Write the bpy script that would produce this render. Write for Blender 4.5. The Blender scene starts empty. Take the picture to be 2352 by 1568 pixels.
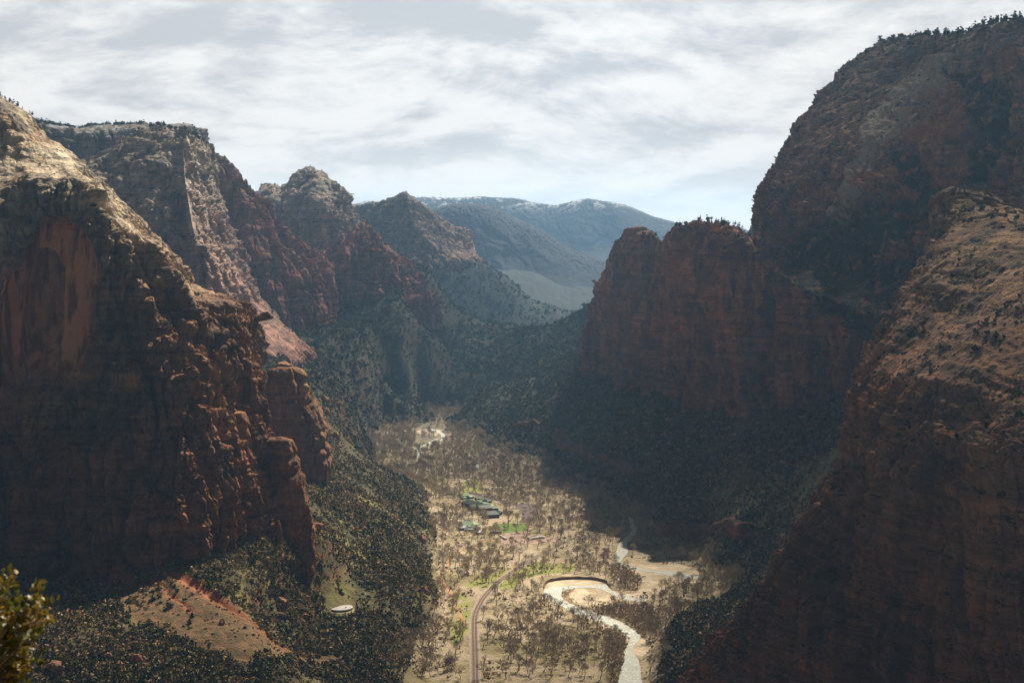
import bpy, math, random, time
import numpy as np
from mathutils import Vector
T0 = time.time()
random.seed(7); RNG = np.random.default_rng(11)
scene = bpy.context.scene
COL = scene.collection

# ------------------------------------------------------------------ camera
FPX, CX, CY, HZ = 3300.0, 1176.0, 784.0, 545.0      # focal length and centre on the 2352 x 1568 picture
CAMZ = 450.0                                        # eye height above the valley floor (metres)
TH = math.atan((CY - HZ) / FPX); CT, ST = math.cos(TH), math.sin(TH)
cam_d = bpy.data.cameras.new('camera'); cam = bpy.data.objects.new('camera', cam_d); COL.objects.link(cam)
cam.location = (0, 0, CAMZ); cam.rotation_euler = (math.pi / 2 - TH, 0, 0)
cam_d.sensor_width = 36; cam_d.lens = 36 * FPX / 2352; cam_d.clip_start = 0.5; cam_d.clip_end = 120000
cam_d.dof.use_dof = True; cam_d.dof.focus_distance = 2200; cam_d.dof.aperture_fstop = 8.0
scene.camera = cam

# ------------------------------------------------------------------ light and exposure
SUN_AZ, SUN_EL = math.radians(24), math.radians(47)  # azimuth to the right of the view direction (+Y)
SUND = np.array([math.cos(SUN_EL) * math.sin(SUN_AZ), math.cos(SUN_EL) * math.cos(SUN_AZ), math.sin(SUN_EL)])
sl = bpy.data.lights.new('sun', 'SUN'); sun = bpy.data.objects.new('sun', sl); COL.objects.link(sun)
sl.energy = 5.0; sl.angle = math.radians(0.5); sl.color = (1.0, 0.89, 0.73)
sun.rotation_euler = Vector(SUND).to_track_quat('Z', 'Y').to_euler(); sun.location = (0, 0, 3000)
scene.view_settings.view_transform = 'Standard'; scene.view_settings.look = 'None'
scene.view_settings.exposure = 1.15; scene.view_settings.gamma = 1.0
scene.cycles.max_bounces = 5; scene.cycles.diffuse_bounces = 2; scene.cycles.glossy_bounces = 2
scene.cycles.transparent_max_bounces = 8; scene.cycles.volume_bounces = 1
scene.cycles.use_denoising = True
scene.cycles.sample_clamp_indirect = 4.0

class NT:
    """small helper for building node trees"""
    def __init__(s, tree): s.t = tree; tree.nodes.clear()
    def n(s, typ, ins=None, **props):
        nd = s.t.nodes.new(typ)
        for k, v in props.items(): setattr(nd, k, v)
        for k, v in (ins or {}).items():
            sk = nd.inputs[k]
            if isinstance(v, bpy.types.NodeSocket): s.t.links.new(v, sk)
            else:
                if isinstance(v, tuple) and len(v) == 3 and sk.type == 'RGBA': v = v + (1,)
                sk.default_value = v
        return nd
    def m(s, op, a, b=0.0, c=None, clamp=False):
        d = {0: a, 1: b}
        if c is not None: d[2] = c
        return s.n('ShaderNodeMath', d, operation=op, use_clamp=clamp).outputs[0]
    def vm(s, op, a, b):
        return s.n('ShaderNodeVectorMath', {0: a, 1: b}, operation=op).outputs[0]
    def noise(s, vec, scale=1.0, detail=4.0, rough=0.55, dist=0.0):
        return s.n('ShaderNodeTexNoise', {'Vector': vec, 'Scale': scale, 'Detail': detail, 'Roughness': rough, 'Distortion': dist}).outputs[0]
    def ss(s, x, a, b, o0=0.0, o1=1.0):
        return s.n('ShaderNodeMapRange', {0: x, 1: a, 2: b, 3: o0, 4: o1}, interpolation_type='SMOOTHSTEP').outputs[0]
    def mix(s, f, a, b, mode='MIX'):
        nd = s.n('ShaderNodeMix', {}, data_type='RGBA', blend_type=mode)
        for i, v in ((0, f), (6, a), (7, b)):
            if isinstance(v, bpy.types.NodeSocket): s.t.links.new(v, nd.inputs[i])
            else: nd.inputs[i].default_value = v + (1,) if isinstance(v, tuple) and len(v) == 3 else v
        return nd.outputs[2]
    def ramp(s, f, stops):
        nd = s.n('ShaderNodeValToRGB', {0: f}); e = nd.color_ramp.elements
        while len(e) < len(stops): e.new(0.5)
        for el, (p, c) in zip(e, stops): el.position = p; el.color = (c + (1,)) if isinstance(c, tuple) else (c, c, c, 1)
        return nd.outputs[0]

w = bpy.data.worlds.new('World'); scene.world = w; w.use_nodes = True
N = NT(w.node_tree)
sky = N.n('ShaderNodeTexSky', {}, sky_type='NISHITA', sun_disc=False, sun_elevation=SUN_EL, sun_rotation=SUN_AZ, altitude=1700.0)
dirv = N.n('ShaderNodeNewGeometry').outputs['Incoming']
dirv = N.vm('MULTIPLY', dirv, (-1, -1, -1))
sep = N.n('ShaderNodeSeparateXYZ', {0: dirv}); dz = N.m('MAXIMUM', sep.outputs[2], 0.0)
inv = N.m('DIVIDE', 1.0, N.m('ADD', dz, 0.27))
pl = N.n('ShaderNodeCombineXYZ', {0: N.m('MULTIPLY', sep.outputs[0], inv), 1: N.m('MULTIPLY', sep.outputs[1], inv), 2: 0.0}).outputs[0]
pl = N.vm('ADD', pl, (3.3, 1.7, 0.0))
c1 = N.noise(pl, 2.3, 14.0, 0.66, 0.25)
c2 = N.noise(N.vm('ADD', pl, (0.02, 0.09, 0.0)), 2.3, 10.0, 0.62, 0.25)
rel = N.m('SUBTRACT', c1, c2)                         # side of the cloud turned to the sun
lit = N.ss(N.m('ADD', N.m('MULTIPLY', rel, 2.6), N.m('MULTIPLY', N.m('SUBTRACT', 0.5, c1), 1.2)), -0.28, 0.22)
cloud = N.mix(lit, (0.285, 0.295, 0.31), (0.455, 0.45, 0.44))
low = N.ss(dz, 0.0, 0.09)
cloud = N.mix(low, N.mix(0.62, cloud, (0.55, 0.52, 0.47)), cloud)
# the bank of cloud is bright around the sun and dim on the far side of the sky
sd = N.n('ShaderNodeVectorMath', {0: dirv, 1: (math.sin(SUN_AZ - 0.30), math.cos(SUN_AZ - 0.30), 0.0)}, operation='DOT_PRODUCT').outputs['Value']
br = N.ss(sd, 0.40, 0.95, 0.125, 1.0)
br = N.m('MULTIPLY', br, N.ss(dz, 0.25, 0.75, 1.0, 0.35))
skyc = N.mix(1.0, sky.outputs[0], (0.014, 0.013, 0.012), 'MULTIPLY')
cover = N.m('MAXIMUM', N.ss(c1, 0.10, 0.30), N.ss(dz, 0.10, 0.03))
cl = N.n('ShaderNodeVectorMath', {0: cloud, 3: br}, operation='SCALE').outputs[0]
fin = N.mix(cover, skyc, cl)
bg = N.n('ShaderNodeBackground', {0: fin, 1: 1.0})
N.n('ShaderNodeOutputWorld', {0: bg.outputs[0]})

# ------------------------------------------------------------------ maths
def P(px, py, Y):
    """the world point at forward distance Y seen at (px, py) of the photograph"""
    px, py, Y = np.asarray(px, float), np.asarray(py, float), np.asarray(Y, float)
    v = CY - py; t = Y / (FPX * CT + v * ST)
    return np.stack([(px - CX) * t, Y + 0 * t, CAMZ + (v * CT - FPX * ST) * t], -1)
def proj(p):
    x, y, z = p[..., 0], p[..., 1], p[..., 2] - CAMZ
    d = y * CT - z * ST; u = y * ST + z * CT
    return CX + FPX * x / d, CY - FPX * u / d
def PZ(px, py, z):
    v = CY - py; t = (z - CAMZ) / (v * CT - FPX * ST)
    return np.array([(px - CX) * t, (FPX * CT + v * ST) * t, z])
_G = RNG.normal(size=(256, 3)).astype(np.float32); _G /= np.linalg.norm(_G, axis=1, keepdims=True)
_PM = RNG.permutation(256).astype(np.int32); _PM = np.concatenate([_PM, _PM, _PM])
def perlin(x, y, z):
    x, y, z = np.broadcast_arrays(np.asarray(x, np.float64), np.asarray(y, np.float64), np.asarray(z, np.float64))
    xi, yi, zi = np.floor(x), np.floor(y), np.floor(z)
    fx, fy, fz = (x - xi).astype(np.float32), (y - yi).astype(np.float32), (z - zi).astype(np.float32)
    xi, yi, zi = xi.astype(np.int64) & 255, yi.astype(np.int64) & 255, zi.astype(np.int64) & 255
    u, v, w_ = [f * f * f * (f * (f * 6 - 15) + 10) for f in (fx, fy, fz)]
    out = 0
    for a in (0, 1):
        for b in (0, 1):
            h2 = _PM[_PM[xi + a] + yi + b]
            for c in (0, 1):
                g = _G[_PM[h2 + zi + c]]
                d = g[..., 0] * (fx - a) + g[..., 1] * (fy - b) + g[..., 2] * (fz - c)
                out = out + d * (u if a else 1 - u) * (v if b else 1 - v) * (w_ if c else 1 - w_)
    return out * 1.5
def fbm(p, wl, octv=4, zs=1.0, gain=0.5, ridged=False, off=0.0, xs=1.0):
    s, amp, tot = 0, 1.0, 0
    f = 1.0 / wl
    for o in range(octv):
        n = perlin(p[..., 0] * f * xs + off + 17.3 * o, p[..., 1] * f * xs + 9.1 * o, p[..., 2] * f * zs + 5.7 * o)
        if ridged: n = 1 - 2 * np.abs(n)
        s = s + n * amp; tot += amp; amp *= gain; f *= 2.03
    return s / tot
def worley(p, wl, zs=0.2, seed=0):
    """cell noise: (random number of the nearest cell, gap between the two nearest cells)"""
    q = np.stack([p[..., 0] / wl, p[..., 1] / wl, p[..., 2] / wl * zs], -1) + seed * 7.13
    b = np.floor(q).astype(np.int64); f1 = np.full(q.shape[:-1], 9.0, np.float32); f2 = f1.copy(); idr = np.zeros_like(f1)
    for dx in (-1, 0, 1):
        for dy in (-1, 0, 1):
            for dz_ in (-1, 0, 1):
                c = b + np.array([dx, dy, dz_]); h = _PM[_PM[_PM[c[..., 0] & 255] + (c[..., 1] & 255)] + (c[..., 2] & 255)]
                o = _G[h] * 0.42 + 0.5
                d = np.sqrt((((c + o) - q) ** 2).sum(-1)).astype(np.float32)
                r_ = _PM[h + 17] / 255.0
                near = d < f1
                f2 = np.where(near, f1, np.minimum(f2, d)); idr = np.where(near, r_, idr); f1 = np.where(near, d, f1)
    return idr.astype(np.float32), f2 - f1
def sst(x, a, b):
    t = np.clip((x - a) / (b - a), 0, 1); return t * t * (3 - 2 * t)
def cr(P0, u):
    """Catmull-Rom along axis 0 of the control array at parameters u"""
    n = P0.shape[0]; i = np.clip(np.floor(u).astype(int), 0, n - 2); t = (u - i)
    t = t.reshape((-1,) + (1,) * (P0.ndim - 1))
    a = P0[np.clip(i - 1, 0, n - 1)]; b = P0[i]; c = P0[i + 1]; d = P0[np.clip(i + 2, 0, n - 1)]
    a = np.where((i == 0).reshape(t.shape), 2 * b - c, a); d = np.where((i == n - 2).reshape(t.shape), 2 * c - b, d)
    k = 0.4
    m0, m1 = k * (c - a), k * (d - b)
    t2, t3 = t * t, t * t * t
    return (2 * t3 - 3 * t2 + 1) * b + (t3 - 2 * t2 + t) * m0 + (-2 * t3 + 3 * t2) * c + (t3 - t2) * m1

# ------------------------------------------------------------------ mesh helpers
def tag(o, label=None, cat=None, group=None, kind=None):
    if label: o['label'] = label
    if cat: o['category'] = cat
    if group: o['group'] = group
    if kind: o['kind'] = kind
    return o
def mesh_np(name, V, F, smooth=True, attrs=None):
    """F: (n,4) or (n,3) array"""
    me = bpy.data.meshes.new(name); V = np.ascontiguousarray(V, np.float32); F = np.ascontiguousarray(F, np.int32)
    k = F.shape[1]
    me.vertices.add(len(V)); me.vertices.foreach_set('co', V.ravel())
    me.loops.add(F.size); me.loops.foreach_set('vertex_index', F.ravel())
    me.polygons.add(len(F)); me.polygons.foreach_set('loop_start', np.arange(0, F.size, k, dtype=np.int32))
    me.polygons.foreach_set('use_smooth', np.full(len(F), smooth, bool))
    for nm, a in (attrs or {}).items():
        at = me.attributes.new(nm, 'FLOAT', 'POINT'); at.data.foreach_set('value', np.ascontiguousarray(a, np.float32).ravel())
    me.update(calc_edges=True)
    return me
def link(name, me, mat=None, parent=None):
    o = bpy.data.objects.new(name, me); COL.objects.link(o)
    if mat: me.materials.append(mat)
    if parent: o.parent = parent
    return o
def grid_faces(n, m, wrap=False):
    i = np.arange(n - (0 if wrap else 1))[:, None]; j = np.arange(m - 1)[None, :]
    i2 = (i + 1) % n
    return np.stack([i * m + j, i2 * m + j, i2 * m + j + 1, i * m + j + 1], -1).reshape(-1, 4)
def gnormals(G):
    du = np.gradient(G, axis=0); dv = np.gradient(G, axis=1)
    n = np.cross(du, dv); n /= (np.linalg.norm(n, axis=-1, keepdims=True) + 1e-9)
    return n
def resample(C, step, wrap=False):
    """C: control grid (cols, rows, 3) in the world -> dense grid, spacing about `step` picture units"""
    sx, sy = proj(C)
    S = np.stack([sx, sy], -1); D = C[..., 1].mean() / FPX
    def params(A, Cw):
        l = np.linalg.norm(np.diff(A, axis=0), axis=-1).max(axis=1)
        l3 = np.linalg.norm(np.diff(Cw, axis=0), axis=-1).max(axis=1) / D * 0.35
        l = np.maximum(l, np.minimum(l3, 400))
        us = [np.linspace(i, i + 1, max(2, int(math.ceil(L / step))), endpoint=False) for i, L in enumerate(l)]
        return np.concatenate(us + [np.array([len(l)])])
    uc = params(S, C); ur = params(S.swapaxes(0, 1), C.swapaxes(0, 1))
    A = cr(C, uc); B = cr(A.swapaxes(0, 1), ur).swapaxes(0, 1)
    return B, uc, ur
SHOTS = []
def cliff(name, cols, mat, label, step=2.4, big=(160, 14), flute=(45, 9), fine=(14, 3.2), strata=2.5, back=(260, 60, 700, 420),
          bury=70, extra=None, seed=0.0, crest=0.0, raw=False, zsq=0.09, lev=26.0, layk=1.0, nst=0.35, inset=0.4):
    """a rock mass lofted through surveyed profiles: every profile runs base -> top, then over the top and down behind"""
    C = np.array([[P(*q) for q in c] for c in cols])
    if not raw:
        b0 = C[:, :1].copy(); b0[..., 2] -= bury; b0[..., 1] -= bury * 0.08
        t1 = C[:, -1:].copy(); rr = t1 / np.linalg.norm(t1[..., :2], axis=-1, keepdims=True); rr[..., 2] = 0
        t2 = t1 + rr * back[0]; t2[..., 2] -= back[1]
        t3 = t1 + rr * back[2]; t3[..., 2] -= back[3]
        C = np.concatenate([b0, C, t2, t3], 1)
    G, uc, ur = resample(C, step)
    nrm = gnormals(G)
    if (nrm[:, :, 1].mean() > 0): nrm = -nrm
    dist = np.maximum(G[..., 1:2], 600)
    steep = 1 - sst(np.abs(nrm[..., 2]), 0.45, 0.85)
    q = G + np.array([seed * 131.0, seed * 77.0, 0])
    d = big[1] * fbm(q, big[0], 3, zs=0.6) * 1.6
    wz = q.copy(); wz[..., :2] += 18 * np.stack([fbm(q, 120, 2, off=3), fbm(q, 120, 2, off=8)], -1)
    fl = fbm(wz, flute[0], 3, zs=zsq, ridged=True, off=1)
    d = d + 0.75 * flute[1] * (fl * 1.25 - 0.4) * (nst + (1 - nst) * steep)
    f2 = fbm(wz, flute[0] * 0.36, 2, zs=zsq * 0.8, ridged=True, off=21)
    d = d + flute[1] * 0.42 * (f2 - 0.3) * (0.3 + 0.7 * steep)
    zz0 = q[..., 2]
    wq = q + 0.22 * flute[0] * np.stack([fbm(q, flute[0] * 1.3, 2, zs=0.3, off=51), fbm(q, flute[0] * 1.3, 2, zs=0.3, off=57), 0 * q[..., 2]], -1)
    i1, g1 = worley(wq, flute[0] * 0.62, 0.075, seed); i2, g2 = worley(wq, flute[0] * 0.24, 0.13, seed + 3)
    d = d + steep * (flute[1] * 0.85 * (i1 - 0.5) - flute[1] * 0.55 * (1 - sst(g1, 0.0, 0.13)) + flute[1] * 0.42 * (i2 - 0.5) - flute[1] * 0.30 * (1 - sst(g2, 0.0, 0.12)))
    i3, g3 = worley(wq, flute[0] * 0.11, 0.22, seed + 5); d = d + (0.25 + 0.75 * steep) * flute[1] * (0.15 * (i3 - 0.5) - 0.10 * (1 - sst(g3, 0, 0.12)))
    cr_ = np.abs(perlin(wz[..., 0] / flute[0] * 0.8, wz[..., 1] / flute[0] * 0.8, wz[..., 2] / flute[0] * zsq * 0.5))
    d = d - flute[1] * 1.2 * np.exp(-(cr_ / 0.045) ** 2) * steep
    blk = perlin(wz[..., 0] / fine[0] * 0.6, wz[..., 1] / fine[0] * 0.6, wz[..., 2] / fine[0] * 0.22)
    d = d + fine[1] * fbm(q, fine[0], 3, zs=0.22, off=5) * 0.9 + fine[1] * 0.8 * np.sign(blk) * sst(np.abs(blk), 0.0, 0.12) * steep
    lay = perlin(q[..., 0] / 160, q[..., 1] / 160, (zz0 + 0.22 * q[..., 0] + 6 * fbm(q, 90, 2, off=31)) / (fine[0] * 0.30))
    d = d + fine[1] * 0.42 * lay * layk
    d = d - d.mean() - inset * d.std()
    if strata:
        zz = q[..., 2] + 14 * fbm(q, 260, 2, off=7)
        lv = perlin(zz * 0 + 3.3 + q[..., 0] / 900, q[..., 1] / 900, zz / (lev * 0.5)); lv2 = perlin(q[..., 0] / 60, q[..., 1] / 60 + 5, zz / (lev * 0.16))
        d = d + strata * (0.9 * np.tanh(lv * 12) + 0.45 * np.tanh(lv2 * 8)) * (0.3 + 0.7 * steep)
    G2 = G + nrm * d[..., None]
    if crest:
        tp = (C.shape[1] - 3 if not raw else C.shape[1] - 1)
        e = np.exp(-((ur - tp) / 0.45) ** 2)[None, :]
        G2[..., 2] += e * crest * (fbm(q, 34, 3, zs=0.1, off=12) * 1.7 + 0.9 * np.round(fbm(q, 18, 1, zs=0.1, off=15) * 2.2))
    at = None
    if extra is not None: G2, at = extra(G, G2, nrm)
    n, m = G.shape[:2]
    me = mesh_np(name, G2.reshape(-1, 3), grid_faces(n, m), smooth=False, attrs=at)
    o = link(name, me, mat); tag(o, label, 'cliff', kind='structure')
    SHOTS.append((o, G2))
    return o, G2
def tower(name, rows, mat, label, kind='structure', step=2.4, seed=0.0, flute=(22, 4), fine=(8, 1.6), strata=2.0, nseg=None, cat='cliff'):
    """free-standing rock: rows (y, x_left, x_right, Y, depth_factor) from base to top, closed above"""
    rings = []; ns = 16
    for (py, xl, xr, Y, df) in rows:
        c = P((xl + xr) / 2, py, Y); hw = (xr - xl) / 2 * Y / FPX
        ring = [c + np.array([math.cos(a) * hw, math.sin(a) * hw * df, 0]) for a in np.linspace(0, 2 * math.pi, ns, endpoint=False)]
        rings.append(ring)
    C = np.array(rings).swapaxes(0, 1)                     # (ns, rows, 3)
    b0 = C[:, :1].copy(); b0[..., 2] -= 40
    top = C[:, -1:].mean(axis=0, keepdims=True) * np.ones((ns, 1, 1)); top[..., 2] += 2
    C = np.concatenate([b0, C, top * 0.98 + C[:, -1:] * 0.02], 1)
    k = max(3, int(math.ceil((rows[0][2] - rows[0][1]) * 3.0 / ns / step)))
    E = np.concatenate([C[-2:], C, C[:2]], 0)
    u = 2 + np.arange(ns * k) / k
    A = cr(E, u)
    sy = proj(C[:1])[1][0]; ur = np.concatenate([np.linspace(i, i + 1, max(3, int(abs(sy[i + 1] - sy[i]) / step) + 1), endpoint=False) for i in range(C.shape[1] - 1)] + [np.array([C.shape[1] - 1])])
    G = cr(A.swapaxes(0, 1), ur).swapaxes(0, 1)
    cen = G.mean(axis=0, keepdims=True); nrm = G - cen; nrm[..., 2] *= 0.2; nrm /= np.linalg.norm(nrm, axis=-1, keepdims=True) + 1e-6
    q = G + np.array([seed * 131.0, seed * 77.0, 0])
    i1, g1 = worley(q, flute[0] * 0.9, 0.25, seed); i2, g2 = worley(q, fine[0] * 0.9, 0.5, seed + 2)
    d = flute[1] * (i1 - 0.6) - flute[1] * .5 * (1 - sst(g1, 0, .12)) + fine[1] * (i2 - .5) + 0.5 * flute[1] * (fbm(q, flute[0], 3, zs=0.2, ridged=True) * 1.1 - 0.3) + fine[1] * 1.6 * fbm(q, fine[0], 3, zs=0.6, off=4)
    zz = q[..., 2] + 4 * fbm(q, 60, 2)
    d = d + strata * np.tanh(4 * perlin(q[..., 0] / 300, q[..., 1] / 300, zz / 9)) * 0.8
    G2 = G + nrm * d[..., None]
    G2[..., 2] += fine[1] * 0.8 * fbm(q, fine[0] * 1.5, 2, zs=0.2, off=9) * 2
    n, m = G.shape[:2]
    o = link(name, mesh_np(name, G2.reshape(-1, 3), grid_faces(n, m, True)), mat)
    tag(o, label, cat, kind=kind); SHOTS.append((o, G2))
    return o, G2
# ------------------------------------------------------------------ materials
def pos_nodes(N):
    g = N.n('ShaderNodeNewGeometry'); s = N.n('ShaderNodeSeparateXYZ', {0: g.outputs['Position']})
    ns = N.n('ShaderNodeSeparateXYZ', {0: g.outputs['Normal']})
    return g.outputs['Position'], s.outputs, ns.outputs[2]
def new_mat(name):
    m = bpy.data.materials.new(name); m.use_nodes = True
    return m, NT(m.node_tree)
def finish(N, col, rough=0.9, bump=None, bs=1.0, bd=1.0, spec=0.12):
    ins = {'Base Color': col, 'Roughness': rough, 'Specular IOR Level': spec}
    b = N.n('ShaderNodeBsdfPrincipled', ins)
    if bump is not None:
        bn = N.n('ShaderNodeBump', {'Strength': bs, 'Distance': bd, 'Height': bump})
        N.t.links.new(bn.outputs[0], b.inputs['Normal'])
    N.n('ShaderNodeOutputMaterial', {0: b.outputs[0]})
def rock_mat(name, z0, z1, lowc, midc, topc, varnish=0.6, veg=0.5, snow=None, sc=1.0, vegn=0.55, cross=0.0, vcol=(0.035, 0.032, 0.034), orange=None, spots=0.0, vs=6.0, lit_tint=None, snowt=0.50, paint=False):
    m, N = new_mat(name)
    pos, xyz, nz = pos_nodes(N)
    big = N.noise(pos, 0.0045, 4.0)
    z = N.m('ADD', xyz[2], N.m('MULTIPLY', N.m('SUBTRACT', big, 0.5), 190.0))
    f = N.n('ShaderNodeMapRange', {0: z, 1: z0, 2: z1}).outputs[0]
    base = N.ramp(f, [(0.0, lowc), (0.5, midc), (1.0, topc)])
    if orange:
        o = N.noise(N.vm('MULTIPLY', pos, (1, 1, 0.4)), 0.012, 5.0, 0.6)
        base = N.mix(N.ss(o, 0.52, 0.66), base, orange)
    # bedding: thin level bands, slightly tilted
    bp = N.vm('MULTIPLY', pos, (0.006 + cross, 0.006, 0.16 * sc))
    bed = N.noise(bp, 1.0, 7.0, 0.65)
    base = N.mix(1.0, base, N.ramp(bed, [(0.30, 0.58), (0.5, 0.97), (0.70, 1.42)]), 'MULTIPLY')
    mott = N.noise(pos, 0.035, 6.0, 0.65)
    base = N.mix(0.8, base, N.ramp(mott, [(0.34, 0.52), (0.66, 1.42)]), 'MULTIPLY')
    # desert varnish running down
    st = N.noise(N.vm('MULTIPLY', pos, (0.055 * sc, 0.055 * sc, 0.0045 * sc)), 1.0, 6.0, 0.6)
    st2 = N.noise(pos, 0.008, 3.0)
    v = N.m('MULTIPLY', N.ss(st, 0.46, 0.66), N.ss(st2, 0.36, 0.62))
    v = N.m('MULTIPLY', v, N.ss(nz, 0.75, 0.4))
    base = N.mix(N.m('MULTIPLY', v, varnish), base, vcol)
    pt = N.noise(N.vm('MULTIPLY', pos, (1, 1, 0.45)), 0.016, 5.0, 0.62)
    base = N.mix(N.m('MULTIPLY', N.ss(pt, 0.47, 0.60), varnish * 0.75), base, (vcol[0] * 2.2, vcol[1] * 2.0, vcol[2] * 1.8))
    # joints: blocks of rock parted by dark cracks
    jp = N.vm('ADD', N.vm('MULTIPLY', pos, (1, 1, 0.26)), N.n('ShaderNodeVectorMath', {0: N.n('ShaderNodeTexNoise', {'Vector': pos, 'Scale': 0.03, 'Detail': 3.0}).outputs[1], 3: 9.0}, operation='SCALE').outputs[0])
    je = N.n('ShaderNodeTexVoronoi', {'Vector': jp, 'Scale': 0.075 * sc}, feature='DISTANCE_TO_EDGE').outputs['Distance']
    jc = N.n('ShaderNodeTexVoronoi', {'Vector': jp, 'Scale': 0.075 * sc}).outputs['Color']
    base = N.mix(N.m('MULTIPLY', N.ss(nz, 0.8, 0.5), 0.35), base, N.mix(1.0, base, N.ramp(jc, [(0.0, 0.35), (1.0, 1.65)]), 'MULTIPLY'))
    crk = N.m('MULTIPLY', N.m('MULTIPLY', N.ss(je, 0.05, 0.0), N.ss(nz, 0.8, 0.5)), N.ss(N.noise(pos, 0.02, 2.0), 0.40, 0.56))
    base = N.mix(N.m('MULTIPLY', crk, 0.42), base, (0.02, 0.015, 0.014))
    # soil and scrub on ledges
    vn = N.noise(pos, 0.05, 5.0, 0.7)
    vf = N.m('MULTIPLY', N.ss(nz, vegn - 0.14, vegn + 0.12), N.ss(vn, 0.56 - 0.22 * veg, 0.66 - 0.2 * veg))
    vf = N.m('MULTIPLY', vf, min(1.0, veg * 1.5))
    green = N.mix(N.noise(pos, 0.15, 3.0), (0.018, 0.026, 0.014), (0.055, 0.060, 0.030))
    base = N.mix(vf, base, green)
    if spots:
        vo = N.n('ShaderNodeTexVoronoi', {'Vector': pos, 'Scale': 1.0 / vs, 'Randomness': 1.0}).outputs['Distance']
        dn = N.noise(pos, 0.02, 3.0)
        sp = N.m('MULTIPLY', N.ss(N.m('ADD', vo, N.m('MULTIPLY', N.m('SUBTRACT', dn, 0.5), -0.9)), 0.34, 0.2), N.ss(nz, 0.2, 0.45))
        base = N.mix(N.m('MULTIPLY', sp, spots), base, (0.02, 0.026, 0.014))
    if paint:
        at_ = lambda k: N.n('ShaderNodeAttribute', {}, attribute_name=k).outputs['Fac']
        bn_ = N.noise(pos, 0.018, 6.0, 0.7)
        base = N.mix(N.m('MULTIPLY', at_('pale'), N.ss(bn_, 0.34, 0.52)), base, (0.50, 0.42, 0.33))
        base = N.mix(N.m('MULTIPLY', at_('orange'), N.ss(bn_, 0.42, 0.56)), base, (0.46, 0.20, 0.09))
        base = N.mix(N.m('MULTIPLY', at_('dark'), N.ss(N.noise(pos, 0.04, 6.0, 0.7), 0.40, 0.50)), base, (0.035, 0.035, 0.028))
    if lit_tint:
        ta = N.n('ShaderNodeAttribute', {}, attribute_name='lit_tint').outputs['Fac']  # pink arch rock, colour lightened to carry bounced light
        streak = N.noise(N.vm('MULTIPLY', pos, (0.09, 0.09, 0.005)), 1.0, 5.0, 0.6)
        tc_ = N.mix(N.ss(streak, 0.44, 0.62), lit_tint, (lit_tint[0] * 0.36, lit_tint[1] * 0.30, lit_tint[2] * 0.32))
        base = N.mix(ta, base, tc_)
    if snow:
        sn = N.m('MULTIPLY', N.ss(nz, 0.55, 0.72), N.ss(N.noise(pos, 0.02, 6.0, 0.75), snowt, snowt + 0.06))
        sn = N.m('MULTIPLY', sn, N.ss(xyz[2], snow - 40, snow + 60))
        base = N.mix(sn, base, (0.82, 0.85, 0.9))
    h = N.m('ADD', N.m('MULTIPLY', bed, 1.3), N.m('ADD', N.m('MULTIPLY', st, 3.0), N.m('MULTIPLY', mott, 2.5)))
    h = N.m('ADD', h, N.m('MULTIPLY', N.noise(pos, 0.22, 5.0, 0.7), 1.4))
    finish(N, base, 0.92, h, 1.0, 2.4)
    return m
RED, ORG, TAN, PALE = (0.29, 0.12, 0.062), (0.30, 0.13, 0.062), (0.34, 0.235, 0.150), (0.46, 0.37, 0.27)
M_A = rock_mat('rock_throne', 180, 520, RED, (0.33, 0.18, 0.10), (0.68, 0.57, 0.42), 0.6, 0.10, snow=None, vegn=0.75, lit_tint=(0.86, 0.37, 0.20), orange=(0.36, 0.20, 0.09))
M_DARK = rock_mat('rock_lower', 150, 520, (0.17, 0.075, 0.045), (0.24, 0.12, 0.07), TAN, 0.85, 0.5)
M_B = rock_mat('rock_midground', 120, 620, (0.34, 0.15, 0.11), (0.46, 0.29, 0.22), (0.55, 0.46, 0.38), 0.5, 0.3, vegn=0.65, snow=690)
M_RED = rock_mat('rock_red_wall', 200, 760, (0.35, 0.14, 0.10), (0.38, 0.18, 0.13), (0.42, 0.31, 0.25), 0.45, 0.3, vegn=0.65, snow=600)
M_D = rock_mat('rock_promontory', 150, 520, (0.30, 0.120, 0.062), (0.43, 0.185, 0.092), (0.44, 0.22, 0.125), 0.7, 0.45, vegn=0.6)
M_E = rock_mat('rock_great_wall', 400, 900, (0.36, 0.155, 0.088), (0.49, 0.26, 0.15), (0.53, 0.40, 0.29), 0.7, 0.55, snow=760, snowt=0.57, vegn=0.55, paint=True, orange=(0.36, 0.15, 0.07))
M_F = rock_mat('rock_slickrock', 180, 440, (0.26, 0.105, 0.055), (0.41, 0.20, 0.108), (0.46, 0.29, 0.175), 0.6, 0.35, cross=0.02, spots=0.9, vs=9.0)
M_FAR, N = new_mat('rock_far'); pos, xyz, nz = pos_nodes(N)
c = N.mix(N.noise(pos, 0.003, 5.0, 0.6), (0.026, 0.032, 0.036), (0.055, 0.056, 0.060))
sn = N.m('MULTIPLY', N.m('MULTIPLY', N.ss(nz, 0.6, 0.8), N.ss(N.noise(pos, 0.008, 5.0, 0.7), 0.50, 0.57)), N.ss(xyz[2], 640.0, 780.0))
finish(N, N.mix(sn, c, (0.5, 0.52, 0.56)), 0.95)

# ------------------------------------------------------------------ the ground
def floor_z(Y):
    Y = np.asarray(Y, float)
    return -0.020 * np.clip(Y - 2400, 0, 4500) - 0.006 * np.clip(Y - 6900, 0, 9000)
CP = []
def g(px, py, z=None, Y=None):
    q = P(px, py, Y) if Y is not None else PZ(px, py, z)
    CP.append((q[0], q[1], q[2] - float(floor_z(q[1]))))
def w_(x, y, z): CP.append((x, y, z))
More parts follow.
